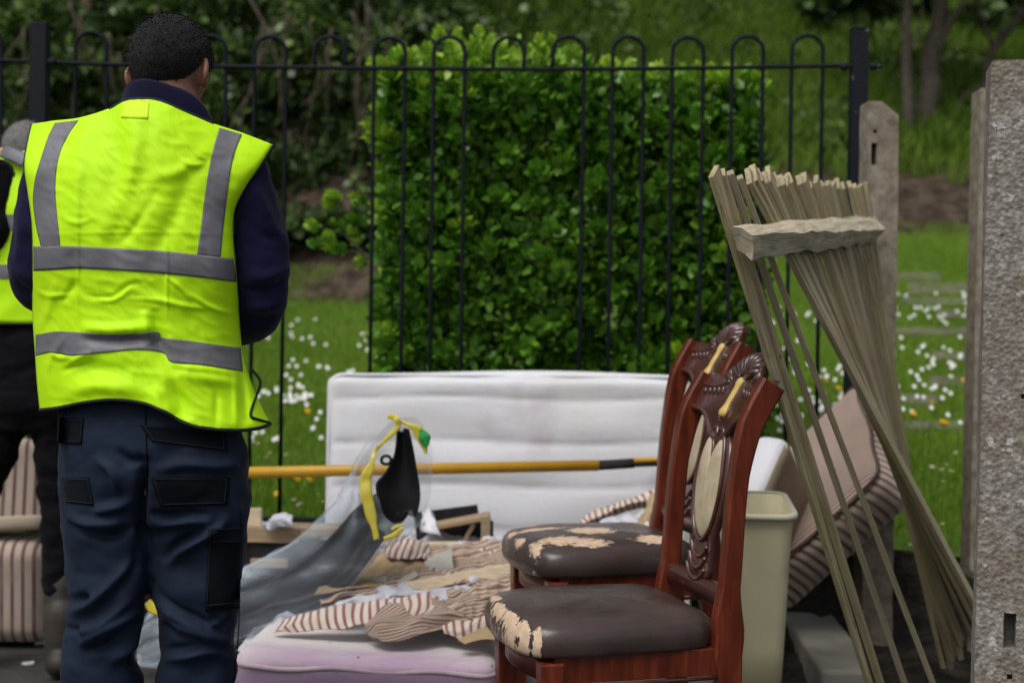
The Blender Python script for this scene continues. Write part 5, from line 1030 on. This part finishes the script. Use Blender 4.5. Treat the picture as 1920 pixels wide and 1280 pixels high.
folds = [(-.020, 9, S1([(760, 90), (745, 250), (735, 400), (755, 560)])), (.011, 9, S1([(350, 400), (430, 440), (560, 450), (640, 440)])), (-.010, 8, S1([(360, 430), (470, 500), (600, 520), (700, 450)])), (.010, 9, S1([(480, 390), (600, 360), (690, 330)])),
 (.012, 10, S1([(770, 420), (900, 440), (1000, 430), (1110, 440)])), (-.010, 8, S1([(780, 380), (880, 410), (1010, 400), (1100, 420)])), (.012, 9, S1([(860, 680), (940, 600), (1040, 530), (1130, 480), (1200, 400)])), (-.012, 9, S1([(850, 650), (920, 560), (1000, 520), (1090, 490)])),
 (.013, 10, S1([(350, 930), (450, 880), (560, 800), (650, 700), (730, 600)])), (-.012, 9, S1([(360, 860), (430, 840), (450, 870)])), (-.010, 10, S1([(500, 880), (600, 790), (690, 680), (730, 540)])), (.010, 9, S1([(340, 1010), (460, 1000), (580, 930), (700, 830)])), (-.011, 8, S1([(330, 990), (400, 1005), (430, 1000)])),
 (.012, 9, S1([(400, 1090), (500, 1030), (620, 960), (740, 900)])), (-.009, 9, S1([(430, 1120), (560, 1080), (680, 980)])), (.010, 10, S1([(560, 1180), (640, 1120), (700, 1060), (740, 960)])), (-.013, 9, S1([(670, 1200), (710, 1140), (740, 1250)])),
 (.012, 9, S1([(790, 760), (850, 860), (960, 940), (1100, 1010), (1210, 1080)])), (-.011, 8, S1([(780, 700), (830, 820), (930, 900), (1050, 960), (1180, 1040)])), (.010, 9, S1([(850, 900), (940, 980), (1060, 1030), (1180, 1090)])), (-.010, 8, S1([(850, 960), (930, 1030), (1060, 1060)])), (.009, 9, S1([(840, 1150), (960, 1140), (1080, 1120), (1200, 1140)])), (-.009, 9, S1([(850, 1110), (960, 1100), (1060, 1080)])),
 (-.010, 8, S1([(1090, 940), (1160, 960), (1220, 940)])), (.010, 8, S1([(1080, 980), (1150, 960), (1200, 940)])), (.008, 8, S1([(480, 100), (590, 180), (620, 300)])), (-.008, 8, S1([(600, 60), (680, 120), (760, 110)])), (.009, 10, S1([(800, 180), (960, 140), (1150, 150), (1250, 130)]))]
back_ = sm(-.2, .35, -N[:, 1]); h = fold_height(px, py, folds) * back_ * 1.75
h += .006 * fbm(np.c_[V[:, 0] * 1.0, V[:, 1], V[:, 2] * 1.6], 9, 3, 2.0) + .010 * np.sin(py / 23 + 4 * np.sin(px / 60)) * sm(1080, 1300, py) * (.3 + .7 * (1 - back_))
setverts(me, V + N * h[:, None]); me.materials.append(m_trous); tro = link('trousers', me, man)
bvh = BVHTree.FromObject(tro, bpy.context.evaluated_depsgraph_get()) if False else BVHTree.FromPolygons([tuple(v) for v in verts(me)], [tuple(p.vertices) for p in me.polygons])
def onto(px, py, lift, default=2.87):
    o = np.zeros(np.shape(px) + (3,)); f_ = o.reshape(-1, 3)
    for i, (x, y) in enumerate(zip(np.ravel(px), np.ravel(py))):
        d = (P(x, y, 3.0) - CAM).normalized(); r_ = bvh.ray_cast(CAM, d); f_[i] = (r_[0] - d * lift) if r_[0] is not None else CAM + d * (default / d.y)
    return o
def patch(name, quad, mat, parent, lift=.0012, nu=26, nv=18, seam=True):
    (ax, ay), (bx_, by_), (cx, cy), (dx, dy) = quad; u, v = np.meshgrid(np.linspace(0, 1, nu), np.linspace(0, 1, nv), indexing='ij')
    x = (1 - v) * ((1 - u) * ax + u * bx_) + v * ((1 - u) * dx + u * cx); y = (1 - v) * ((1 - u) * ay + u * by_) + v * ((1 - u) * dy + u * cy)
    G = onto(x, y, lift); o = MB().grid(G).build(name, mat, parent, solid=.0015)
    if seam:
        e = [(u_, .08) for u_ in np.linspace(.05, .95, 30)] + [(.95, v_) for v_ in np.linspace(.08, .92, 20)] + [(u_, .92) for u_ in np.linspace(.95, .05, 30)] + [(.05, v_) for v_ in np.linspace(.92, .08, 20)]
        X = [(1 - v_) * ((1 - u_) * ax + u_ * bx_) + v_ * ((1 - u_) * dx + u_ * cx) for u_, v_ in e]; Yy = [(1 - v_) * ((1 - u_) * ay + u_ * by_) + v_ * ((1 - u_) * dy + u_ * cy) for u_, v_ in e]
        MB().tube(onto(X, Yy, lift + .002), .0008, 5, cap=False).build('stitching', m_seam, o)
    return o
patch('pocket_flap', ((262, 796), (425, 808), (428, 845), (283, 826)), m_pocket, tro, .0035); patch('pocket', ((280, 893), (432, 893), (427, 946), (300, 950)), m_pocket, tro)
patch('pocket_flap', ((108, 782), (156, 784), (152, 832), (106, 830)), m_pocket, tro, .0035); patch('pocket', ((113, 896), (166, 893), (176, 948), (124, 942)), m_pocket, tro)
patch('cargo_pocket', ((391, 1005), (456, 1005), (448, 1140), (384, 1146)), m_pocket, tro, .004); patch('cargo_flap', ((390, 990), (456, 988), (456, 1016), (389, 1018)), m_pocket, tro, .0065)
for pts in ([(272, 760), (274, 830), (276, 900), (272, 980)], [(452, 960), (450, 1080), (446, 1200), (437, 1278)]):
    q = crv(pts, 40); MB().tube(onto(q[:, 0], q[:, 1], .0015), .0014, 5).build('seam', m_pocket, tro)
mb = MB()
for px_, a in ((188, R(-8)), (362, R(8))): q = P(px_, 1600, YM); boot(mb, q.x, YM + .01, a)
bt = remesh(mb, 'boots', .006, 3); b_ = bmesh.new(); b_.from_mesh(bt); b_.free(); V = verts(bt); xm = (P(188, 1600, YM).x + P(362, 1600, YM).x) / 2
for s_ in (-1, 1):
    m2 = MB(); q = P(188 if s_ < 0 else 362, 1600, YM); boot(m2, q.x, YM + .01, R(8) * s_); o = link('boot', remesh(m2, 'boot', .006, 3), man); o.data.materials.append(m_boot)
bpy.data.meshes.remove(bt)

# jumper with sleeves
mb = MB(); loft([(222, 248, 384, YM, .055), (248, 190, 420, YM, .060), (278, 118, 460, YM, .078), (330, 92, 445, YM, .105), (450, 84, 424, YM, .105), (600, 82, 432, YM, .10), (740, 100, 440, YM, .105), (785, 110, 440, YM, .11)], 36, .8, mb=mb)
cap_tube(mb, [P(112, 292, YM), P(90, 370, YM), P(72, 455, YM + .01), P(70, 525, YM + .02), P(120, 560, 3.12), P(195, 575, 3.22)], [.062, .060, .056, .056, .052, .042], 20)
cap_tube(mb, [P(448, 318, YM), P(462, 380, YM), P(482, 450, YM + .01), P(486, 530, YM + .02), P(474, 588, 3.04), P(420, 600, 3.15), P(362, 590, 3.22)], [.062, .064, .064, .062, .060, .054, .042], 20)
me = remesh(mb, 'jumper', .006, 5, .6); V = verts(me); N = normals(me); px, py = PIX(V)
h = fold_height(px, py, [(.008, 10, [(545, 500), (500, 520), (460, 515)]), (-.010, 9, [(545, 525), (500, 545), (455, 540)]), (.009, 9, [(538, 560), (495, 575), (455, 570)]), (-.008, 8, [(530, 590), (490, 600), (460, 595)]), (.007, 10, [(470, 330), (500, 400), (540, 470)]), (-.006, 9, [(455, 400), (490, 440), (530, 450)]), (.007, 9, [(20, 500), (50, 520), (62, 540)]), (-.008, 8, [(22, 525), (50, 550), (70, 560)]), (.006, 8, [(40, 400), (36, 460), (30, 500)])])
setverts(me, V + N * (h + .004 * fbm(V, 14, 3, 6.0))[:, None]); me.materials.append(m_fleece); jum = link('jumper', me, man)
ph = np.linspace(0, 2 * np.pi, 60, endpoint=False); rows = []
for wd_, dy, dd in ((1.10, 62, 1.12), (1.04, 40, 1.08), (1.0, 20, 1.03), (.98, 6, 1.0), (.955, 0, .96), (.91, 3, .90), (.90, 22, .88)):
    rows.append(PA(315 + 88 * wd_ * np.cos(ph), 203 + dy + 27 * np.cos(ph) - 47 * np.sin(ph) + 2.0 * np.sin(5 * ph), YM + .005 - .078 * dd * np.sin(ph)))
MB().grid(np.array(rows), cv=True).build('collar', m_fleece, jum)

# high-visibility vest
TOP = [(60, 233), (100, 227), (150, 221), (205, 204), (234, 189), (264, 185), (300, 189), (345, 208), (400, 232), (455, 250), (512, 272)]
BOT = [(75, 768), (110, 764), (160, 754), (215, 749), (270, 756), (310, 773), (340, 790), (380, 802), (440, 806), (480, 803), (507, 795)]
LEFT = [(60, 233), (52, 268), (46, 310), (52, 360), (60, 420), (62, 480), (61, 540), (62, 600), (66, 660), (70, 720), (75, 768)]
RIGHT_ = [(512, 272), (492, 304), (465, 345), (441, 392), (437, 440), (442, 500), (447, 560), (450, 620), (456, 668), (478, 735), (507, 795)]
def dense(p): q = crv(p, 200); return q
dT, dB, dL, dR = dense(TOP), dense(BOT), dense(LEFT), dense(RIGHT_)
fT = lambda x: np.interp(x, dT[:, 0], dT[:, 1]); fB = lambda x: np.interp(x, dB[:, 0], dB[:, 1]); fL = lambda y: np.interp(y, dL[:, 1], dL[:, 0]); fR = lambda y: np.interp(y, dR[:, 1], dR[:, 0])
S2 = lambda pts: [(x / 2.977, 420 + y / 2.977) for x, y in pts]
vf = [(.006, 4.5, S2([(180, 350), (270, 400), (420, 390)])), (-.005, 5, S2([(470, 395), (560, 410), (640, 400), (720, 340), (830, 320)])), (.005, 4, S2([(520, 425), (640, 420), (740, 350)])), (.005, 4, S2([(680, 415), (880, 425), (1050, 460), (1180, 475)])), (.006, 4, S2([(920, 285), (1000, 350), (1075, 435)])), (.006, 4, S2([(1050, 380), (1150, 450), (1250, 490), (1330, 500)])),
 (.003, 3, [(146, 300), (146, 470), (146, 600), (140, 690)]), (.003, 3, [(312, 430), (313, 520), (312, 600)]), (-.018, 16, S2([(850, 470), (870, 600), (910, 720), (990, 850)])), (.014, 14, S2([(800, 480), (830, 590), (870, 660)])), (.012, 11, S2([(450, 580), (650, 590), (860, 570)])), (-.012, 10, S2([(440, 640), (650, 650), (880, 640)])), (.008, 5, S2([(280, 715), (330, 745), (410, 740)])), (.008, 7, S2([(380, 600), (300, 720), (250, 850), (240, 1000)])), (-.008, 8, S2([(330, 440), (400, 370), (430, 300)])),
 (.008, 8, S2([(200, 600), (260, 500), (310, 300)])), (.007, 5, S2([(940, 785), (1150, 810), (1340, 840)])), (-.012, 14, S2([(940, 860), (1000, 980), (1050, 1100)])), (.010, 14, S2([(860, 900), (880, 1000), (960, 1080)])), (.006, 6, S2([(360, 800), (450, 740), (520, 720)])), (-.006, 6, S2([(340, 830), (420, 790), (560, 760)])), (.0016, 3, [(66, 440), (180, 437), (300, 436), (430, 440)]), (.003, 5, [(110, 405), (145, 418), (180, 408)]), (-.005, 9, [(300, 350), (250, 430), (215, 470)]),
 (.010, 16, [(165, 200), (145, 330), (135, 480)]), (-.010, 20, [(215, 200), (225, 320), (210, 480)]), (.010, 18, [(265, 200), (240, 330), (180, 480)]), (-.008, 18, [(370, 280), (330, 400), (280, 490)]), (.006, 12, [(400, 270), (340, 320), (270, 330)]), (.004, 4, [(340, 250), (370, 290), (390, 300)]), (.004, 4, [(330, 290), (360, 310), (385, 305)]), (-.010, 14, [(120, 700), (180, 690), (250, 700)]), (.010, 14, [(110, 740), (190, 725), (280, 735)]), (.010, 12, [(330, 700), (400, 710), (450, 720)]), (.012, 10, [(455, 650), (470, 720), (492, 790)]), (-.016, 9, [(450, 680), (458, 730), (462, 800)]), (-.006, 6, [(405, 730), (406, 800)]), (.006, 6, [(440, 700), (443, 806)]), (.006, 6, [(88, 700), (92, 765)])]
_fa = ([(0, .055), (.08, .090), (.2, .128), (.36, .150), (.5, .146), (.68, .138), (.85, .145), (1, .152)]); _fx = np.linspace(0, 1, 400); _fy = np.interp(_fx, *np.array(_fa).T); _fy = np.convolve(np.pad(_fy, 30, mode='reflect', reflect_type='odd'), np.hanning(61) / np.hanning(61).sum(), 'valid'); fA = lambda v: np.interp(v, _fx, _fy)
def vnoise(px, py):
    a = np.array([.0045 * mnoise.noise(Vector((x / 48, y / 150, 1))) + .0018 * (1 - 2 * abs(mnoise.noise(Vector(((x + .5 * y) / 60, (y - .4 * x) / 26, 4))))) + .0011 * (1 - 2 * abs(mnoise.noise(Vector(((x - .6 * y) / 18, (y + .5 * x) / 44, 7))))) for x, y in zip(np.ravel(px), np.ravel(py))]); return a.reshape(np.shape(px))
def Dv(px, py, side=1):
    px, py = np.broadcast_arrays(np.asarray(px, float), np.asarray(py, float)); L, Rr = fL(py), fR(py); s_ = np.clip((2 * px - L - Rr) / (Rr - L), -1, 1); t, b = fT(px), fB(px); v = np.clip((py - t) / (b - t), 0, 1)
    A = fA(v) + .032 * np.exp(-(s_ / .5) ** 2) * np.exp(-(v / .16) ** 2); pr = (1 - np.abs(s_) ** 2.4) ** .55
    gap = .05 * sm(225, 330, py) * (1 - sm(470, 600, py)) * np.abs(s_) ** 4
    if side < 0: return YM + gap + .95 * A * pr
    return YM - gap - A * pr - (fold_height(px, py, vf) + vnoise(px, py)) * np.clip(pr * 1.3, .25, 1)
def coons(nu, nv):
    u, v = np.linspace(0, 1, nu), np.linspace(0, 1, nv); T, B, L, Q = crv(TOP, nu), crv(BOT, nu), crv(LEFT, nv), crv(RIGHT_, nv); U, V_ = u[:, None, None], v[None, :, None]
    return (1 - V_) * T[:, None] + V_ * B[:, None] + (1 - U) * L[None] + U * Q[None] - ((1 - U) * (1 - V_) * T[0] + U * (1 - V_) * T[-1] + (1 - U) * V_ * B[0] + U * V_ * B[-1])
vest = empty('vest'); vest.parent = man
C_ = coons(170, 190); C2 = coons(60, 70)
MB().grid(PA(C_[..., 0], C_[..., 1], Dv(C_[..., 0], C_[..., 1]))).build('back_panel', m_vest, vest, solid=.002)
MB().grid(PA(C2[..., 0], C2[..., 1], Dv(C2[..., 0], C2[..., 1], -1))).build('front_panel', m_vest, vest, solid=.002)
def strip(name, e1, e2, mat, n=120, m_=10, lift=.0025):
    a, b = crv(e1, n), crv(e2, n); s_ = np.linspace(0, 1, m_)[None, :, None]; G = a[:, None] * (1 - s_) + b[:, None] * s_; return MB().grid(PA(G[..., 0], G[..., 1], Dv(G[..., 0], G[..., 1]) - lift)).build(name, mat, vest, solid=.0015)
strip('reflective_band', [(63, 462), (110, 461), (150, 462), (230, 466), (300, 470), (370, 477), (441, 485)], [(63, 508), (110, 505), (150, 503), (230, 507), (300, 512), (370, 519), (443, 529)], m_tapeR)
strip('reflective_band', [(67, 627), (105, 621), (140, 622), (200, 626), (260, 625), (296, 622), (304, 632), (350, 638), (451, 652)], [(67, 667), (90, 661), (110, 662), (135, 666), (200, 660), (260, 655), (306, 661), (322, 678), (380, 684), (455, 696)], m_tapeR, 160, 14)
strip('reflective_brace', [(103, 231), (90, 258), (76, 300), (66, 335), (62, 375), (68, 425), (77, 463)], [(146, 226), (126, 256), (111, 290), (104, 330), (104, 375), (109, 425), (113, 463)], m_tapeR, 80, 14)
strip('reflective_brace', [(411, 240), (398, 285), (390, 325), (382, 380), (376, 430), (369, 477)], [(453, 252), (440, 285), (431, 325), (424, 380), (418, 430), (413, 482)], m_tapeR, 80, 14)
strip('size_label', [(231, 192), (255, 190), (280, 192)], [(227, 221), (253, 222), (277, 223)], M('label_cloth', (.66, .95, .02), rough=.7), 20, 8)
def bind(pts, r=.0035, side=1, lift=.0): q = crv(pts, 120); MB().tube(PA(q[:, 0], q[:, 1], Dv(q[:, 0], q[:, 1], side) - lift), r, 6).build('binding', m_bind, vest)
bind(BOT, .0042); bind(LEFT[:7], .003); bind(RIGHT_[:5], .0048); bind(TOP[3:9], .003); bind(BOT, .0035, -1); bind(LEFT[:7], .003, -1); bind(RIGHT_[:6], .0035, -1)
q = crv([(470, 690), (488, 716), (478, 748), (470, 778), (484, 786), (505, 792)], 40); MB().tube(PA(q[:, 0], q[:, 1], Dv(q[:, 0], q[:, 1]) - .004), .003, 6).build('binding', m_bind, vest)

# ------------------------------------------------------------------ the second worker, cut by the frame on the left
Y2 = 4.45; HC2 = P(50, 298, 4.60); HR2 = Matrix.Rotation(R(20), 3, 'Z') @ Matrix.Rotation(R(-28), 3, 'X')
mb = MB(); head(mb, HC2, HR2); cap_tube(mb, [P(52, 330, Y2 + .04), HC2 + HR2 @ Vector((0, -.01, -.03))], [.064, .058])
loft([(292, 20, 110, Y2 + .03, .06), (320, -30, 150, Y2 + .02, .09), (420, -30, 145, Y2, .10), (560, -25, 140, Y2, .10), (700, -15, 125, Y2, .09), (770, 0, 110, Y2, .06)], 28, mb=mb)
H2 = P(-150, 560, 4.75); H3 = P(190, 560, 4.7)
cap_tube(mb, [P(0, 335, Y2 - .06), P(-18, 440, Y2 - .06), H2], [.045, .04, .028]); cap_tube(mb, [P(135, 340, Y2 + .06), P(160, 440, Y2 + .1), H3], [.045, .04, .028]); hand(mb, H2, (-.5, .7, -.3), (-.2, .5, .8)); hand(mb, H3, (.3, .8, -.3), (.2, .5, .8), -1)
cap_tube(mb, [P(18, 740, Y2), P(-20, 840, Y2), P(-75, 980, Y2), P(-105, 1190, Y2), P(-105, 1235, Y2)], [.06, .055, .045, .036, .034]); cap_tube(mb, [P(100, 740, Y2), P(112, 860, Y2), P(114, 1000, Y2), P(116, 1130, Y2), P(116, 1235, Y2)], [.055, .048, .038, .034, .034])
man2 = link('person', remesh(mb, 'person', .007, 3)); man2.data.materials.append(m_skin2); tag(man2, 'grey haired worker in a yellow vest and black trousers behind the man in front', 'person'); eyes(HC2, HR2, man2)
hairshell(HC2, HR2, m_hair2, man2, .008, 3, 6000, [(58,), (66,), (84,), (80,), (104,), (118,), (122,), (118,), (104,), (80,), (84,), (66,), (58,)], .005)
mb = MB(); loft([(288, 15, 112, Y2 + .03, .075), (312, -36, 158, Y2 + .02, .10), (420, -34, 150, Y2, .112), (560, -30, 145, Y2, .112), (640, -34, 146, Y2, .112)], 32, mb=mb)
cap_tube(mb, [P(2, 338, Y2 - .07), P(-14, 400, Y2 - .09), P(-24, 455, Y2 - .08), P(-140, 540, Y2 + .25)], [.066, .062, .056, .045], 18); cap_tube(mb, [P(140, 345, Y2 + .05), P(165, 445, Y2 + .1), P(185, 545, Y2 + .22)], [.062, .056, .045], 18)
me = remesh(mb, 'jumper', .008, 4); me.materials.append(m_blk); V = verts(me); setverts(me, V + normals(me) * (.006 * fbm(V, 12, 3, 1.0))[:, None]); jum2 = link('jumper', me, man2)
ph = np.linspace(0, 2 * np.pi, 50, endpoint=False); MB().grid(np.array([PA(54 + 46 * w * np.cos(ph), 292 + dy + 0 * ph, Y2 + .035 - .072 * w * np.sin(ph)) for w, dy in ((1.15, 22), (1.05, 8), (1.0, -2), (.92, 0))]), cv=True).build('collar', m_blk, jum2)
vest2 = empty('vest'); vest2.parent = man2
def shell(rows, name, mat, solid, n=72):
    a = np.linspace(0, 2 * np.pi, n, endpoint=False); q = crv(np.array(rows, float), 40); cx = np.sign(np.cos(a)) * np.abs(np.cos(a)) ** .8; sy = np.sign(np.sin(a)) * np.abs(np.sin(a)) ** .8
    G = PA(((q[:, 1] + q[:, 2]) / 2)[:, None] + ((q[:, 2] - q[:, 1]) / 2)[:, None] * cx, q[:, 0][:, None] + 0 * cx, q[:, 3][:, None] + q[:, 4][:, None] * sy); f_ = fbm(G.reshape(-1, 3), 8, 3, 9.0).reshape(G.shape[:2]); G[..., 0] += .010 * f_; G[..., 1] += .010 * f_
    return MB().grid(G, cv=True).build(name, mat, vest2, solid=solid)
VR = lut([(284, 10), (300, -20), (330, -40), (420, -42), (560, -40), (606, -44)]); VRr = lut([(284, 116), (300, 146), (330, 162), (420, 158), (560, 152), (606, 156)])
def vrow(y, g=0): return (y, VR(y) - g, VRr(y) + g, Y2 + (.03 if y < 300 else .015 if y < 350 else 0), float(np.interp(y, [284, 300, 340, 606], [.085, .105, .125, .132])) + g * .0016)
shell([vrow(y) for y in (284, 300, 330, 380, 440, 500, 560, 606)], 'body_panel', m_vest, .003)
shell([vrow(y, 2) for y in (402, 412, 422, 432)], 'reflective_band', m_tapeR, .002); shell([vrow(y, 2) for y in (496, 505, 513, 522)], 'reflective_band', m_tapeR, .002)
q = np.array([P(x, y, Y2 - d_) for x, y, d_ in ((5, 284, .08), (18, 288, .105), (32, 294, .12), (48, 303, .132))]); MB().tube(crv(q, 20), .022, 8, flat=.25, ref=(0, -1, .3)).build('reflective_brace', m_tapeR, vest2)
a = np.linspace(0, 2 * np.pi, 40); MB().tube(PA(-4 + 38 * np.cos(a), 368 + 68 * np.sin(a), Y2 - .128 + .03 * np.cos(a)), .005, 6, cap=False).build('binding', m_bind, vest2)
r_ = vrow(607, 1); a = np.linspace(0, 2 * np.pi, 60); MB().tube(PA((r_[1] + r_[2]) / 2 + (r_[2] - r_[1]) / 2 * np.sign(np.cos(a)) * np.abs(np.cos(a)) ** .8, 607 + 0 * a, r_[3] + r_[4] * np.sign(np.sin(a)) * np.abs(np.sin(a)) ** .8), .004, 6, cap=False).build('binding', m_bind, vest2)
mb = MB(); loft([(600, -36, 150, Y2, .118), (680, -44, 152, Y2, .122), (760, -44, 150, Y2, .12), (810, -20, 134, Y2, .09)], 32, mb=mb)
cap_tube(mb, [P(18, 720, Y2), P(-20, 840, Y2), P(-75, 980, Y2), P(-105, 1190, Y2)], [.095, .088, .07, .06], 18); cap_tube(mb, [P(100, 730, Y2), P(112, 860, Y2), P(114, 1000, Y2), P(116, 1130, Y2)], [.088, .075, .058, .054], 18)
me = remesh(mb, 'trousers', .008, 4); me.materials.append(m_blk); V = verts(me); setverts(me, V + normals(me) * (.014 * fbm(V * np.array([1, 1, 1.8]), 8, 3, 5.0))[:, None]); link('trousers', me, man2)
for px_, a in ((-105, R(-20)), (116, R(-12))):
    m2 = MB(); q = P(px_, 1250, Y2); boot(m2, q.x, Y2, a); cap_tube(m2, [(q.x, Y2 - .01, .12), (q.x, Y2, .30)], [.056, .058], 14); o = link('boot', remesh(m2, 'boot', .007, 3), man2); o.data.materials.append(m_boot)
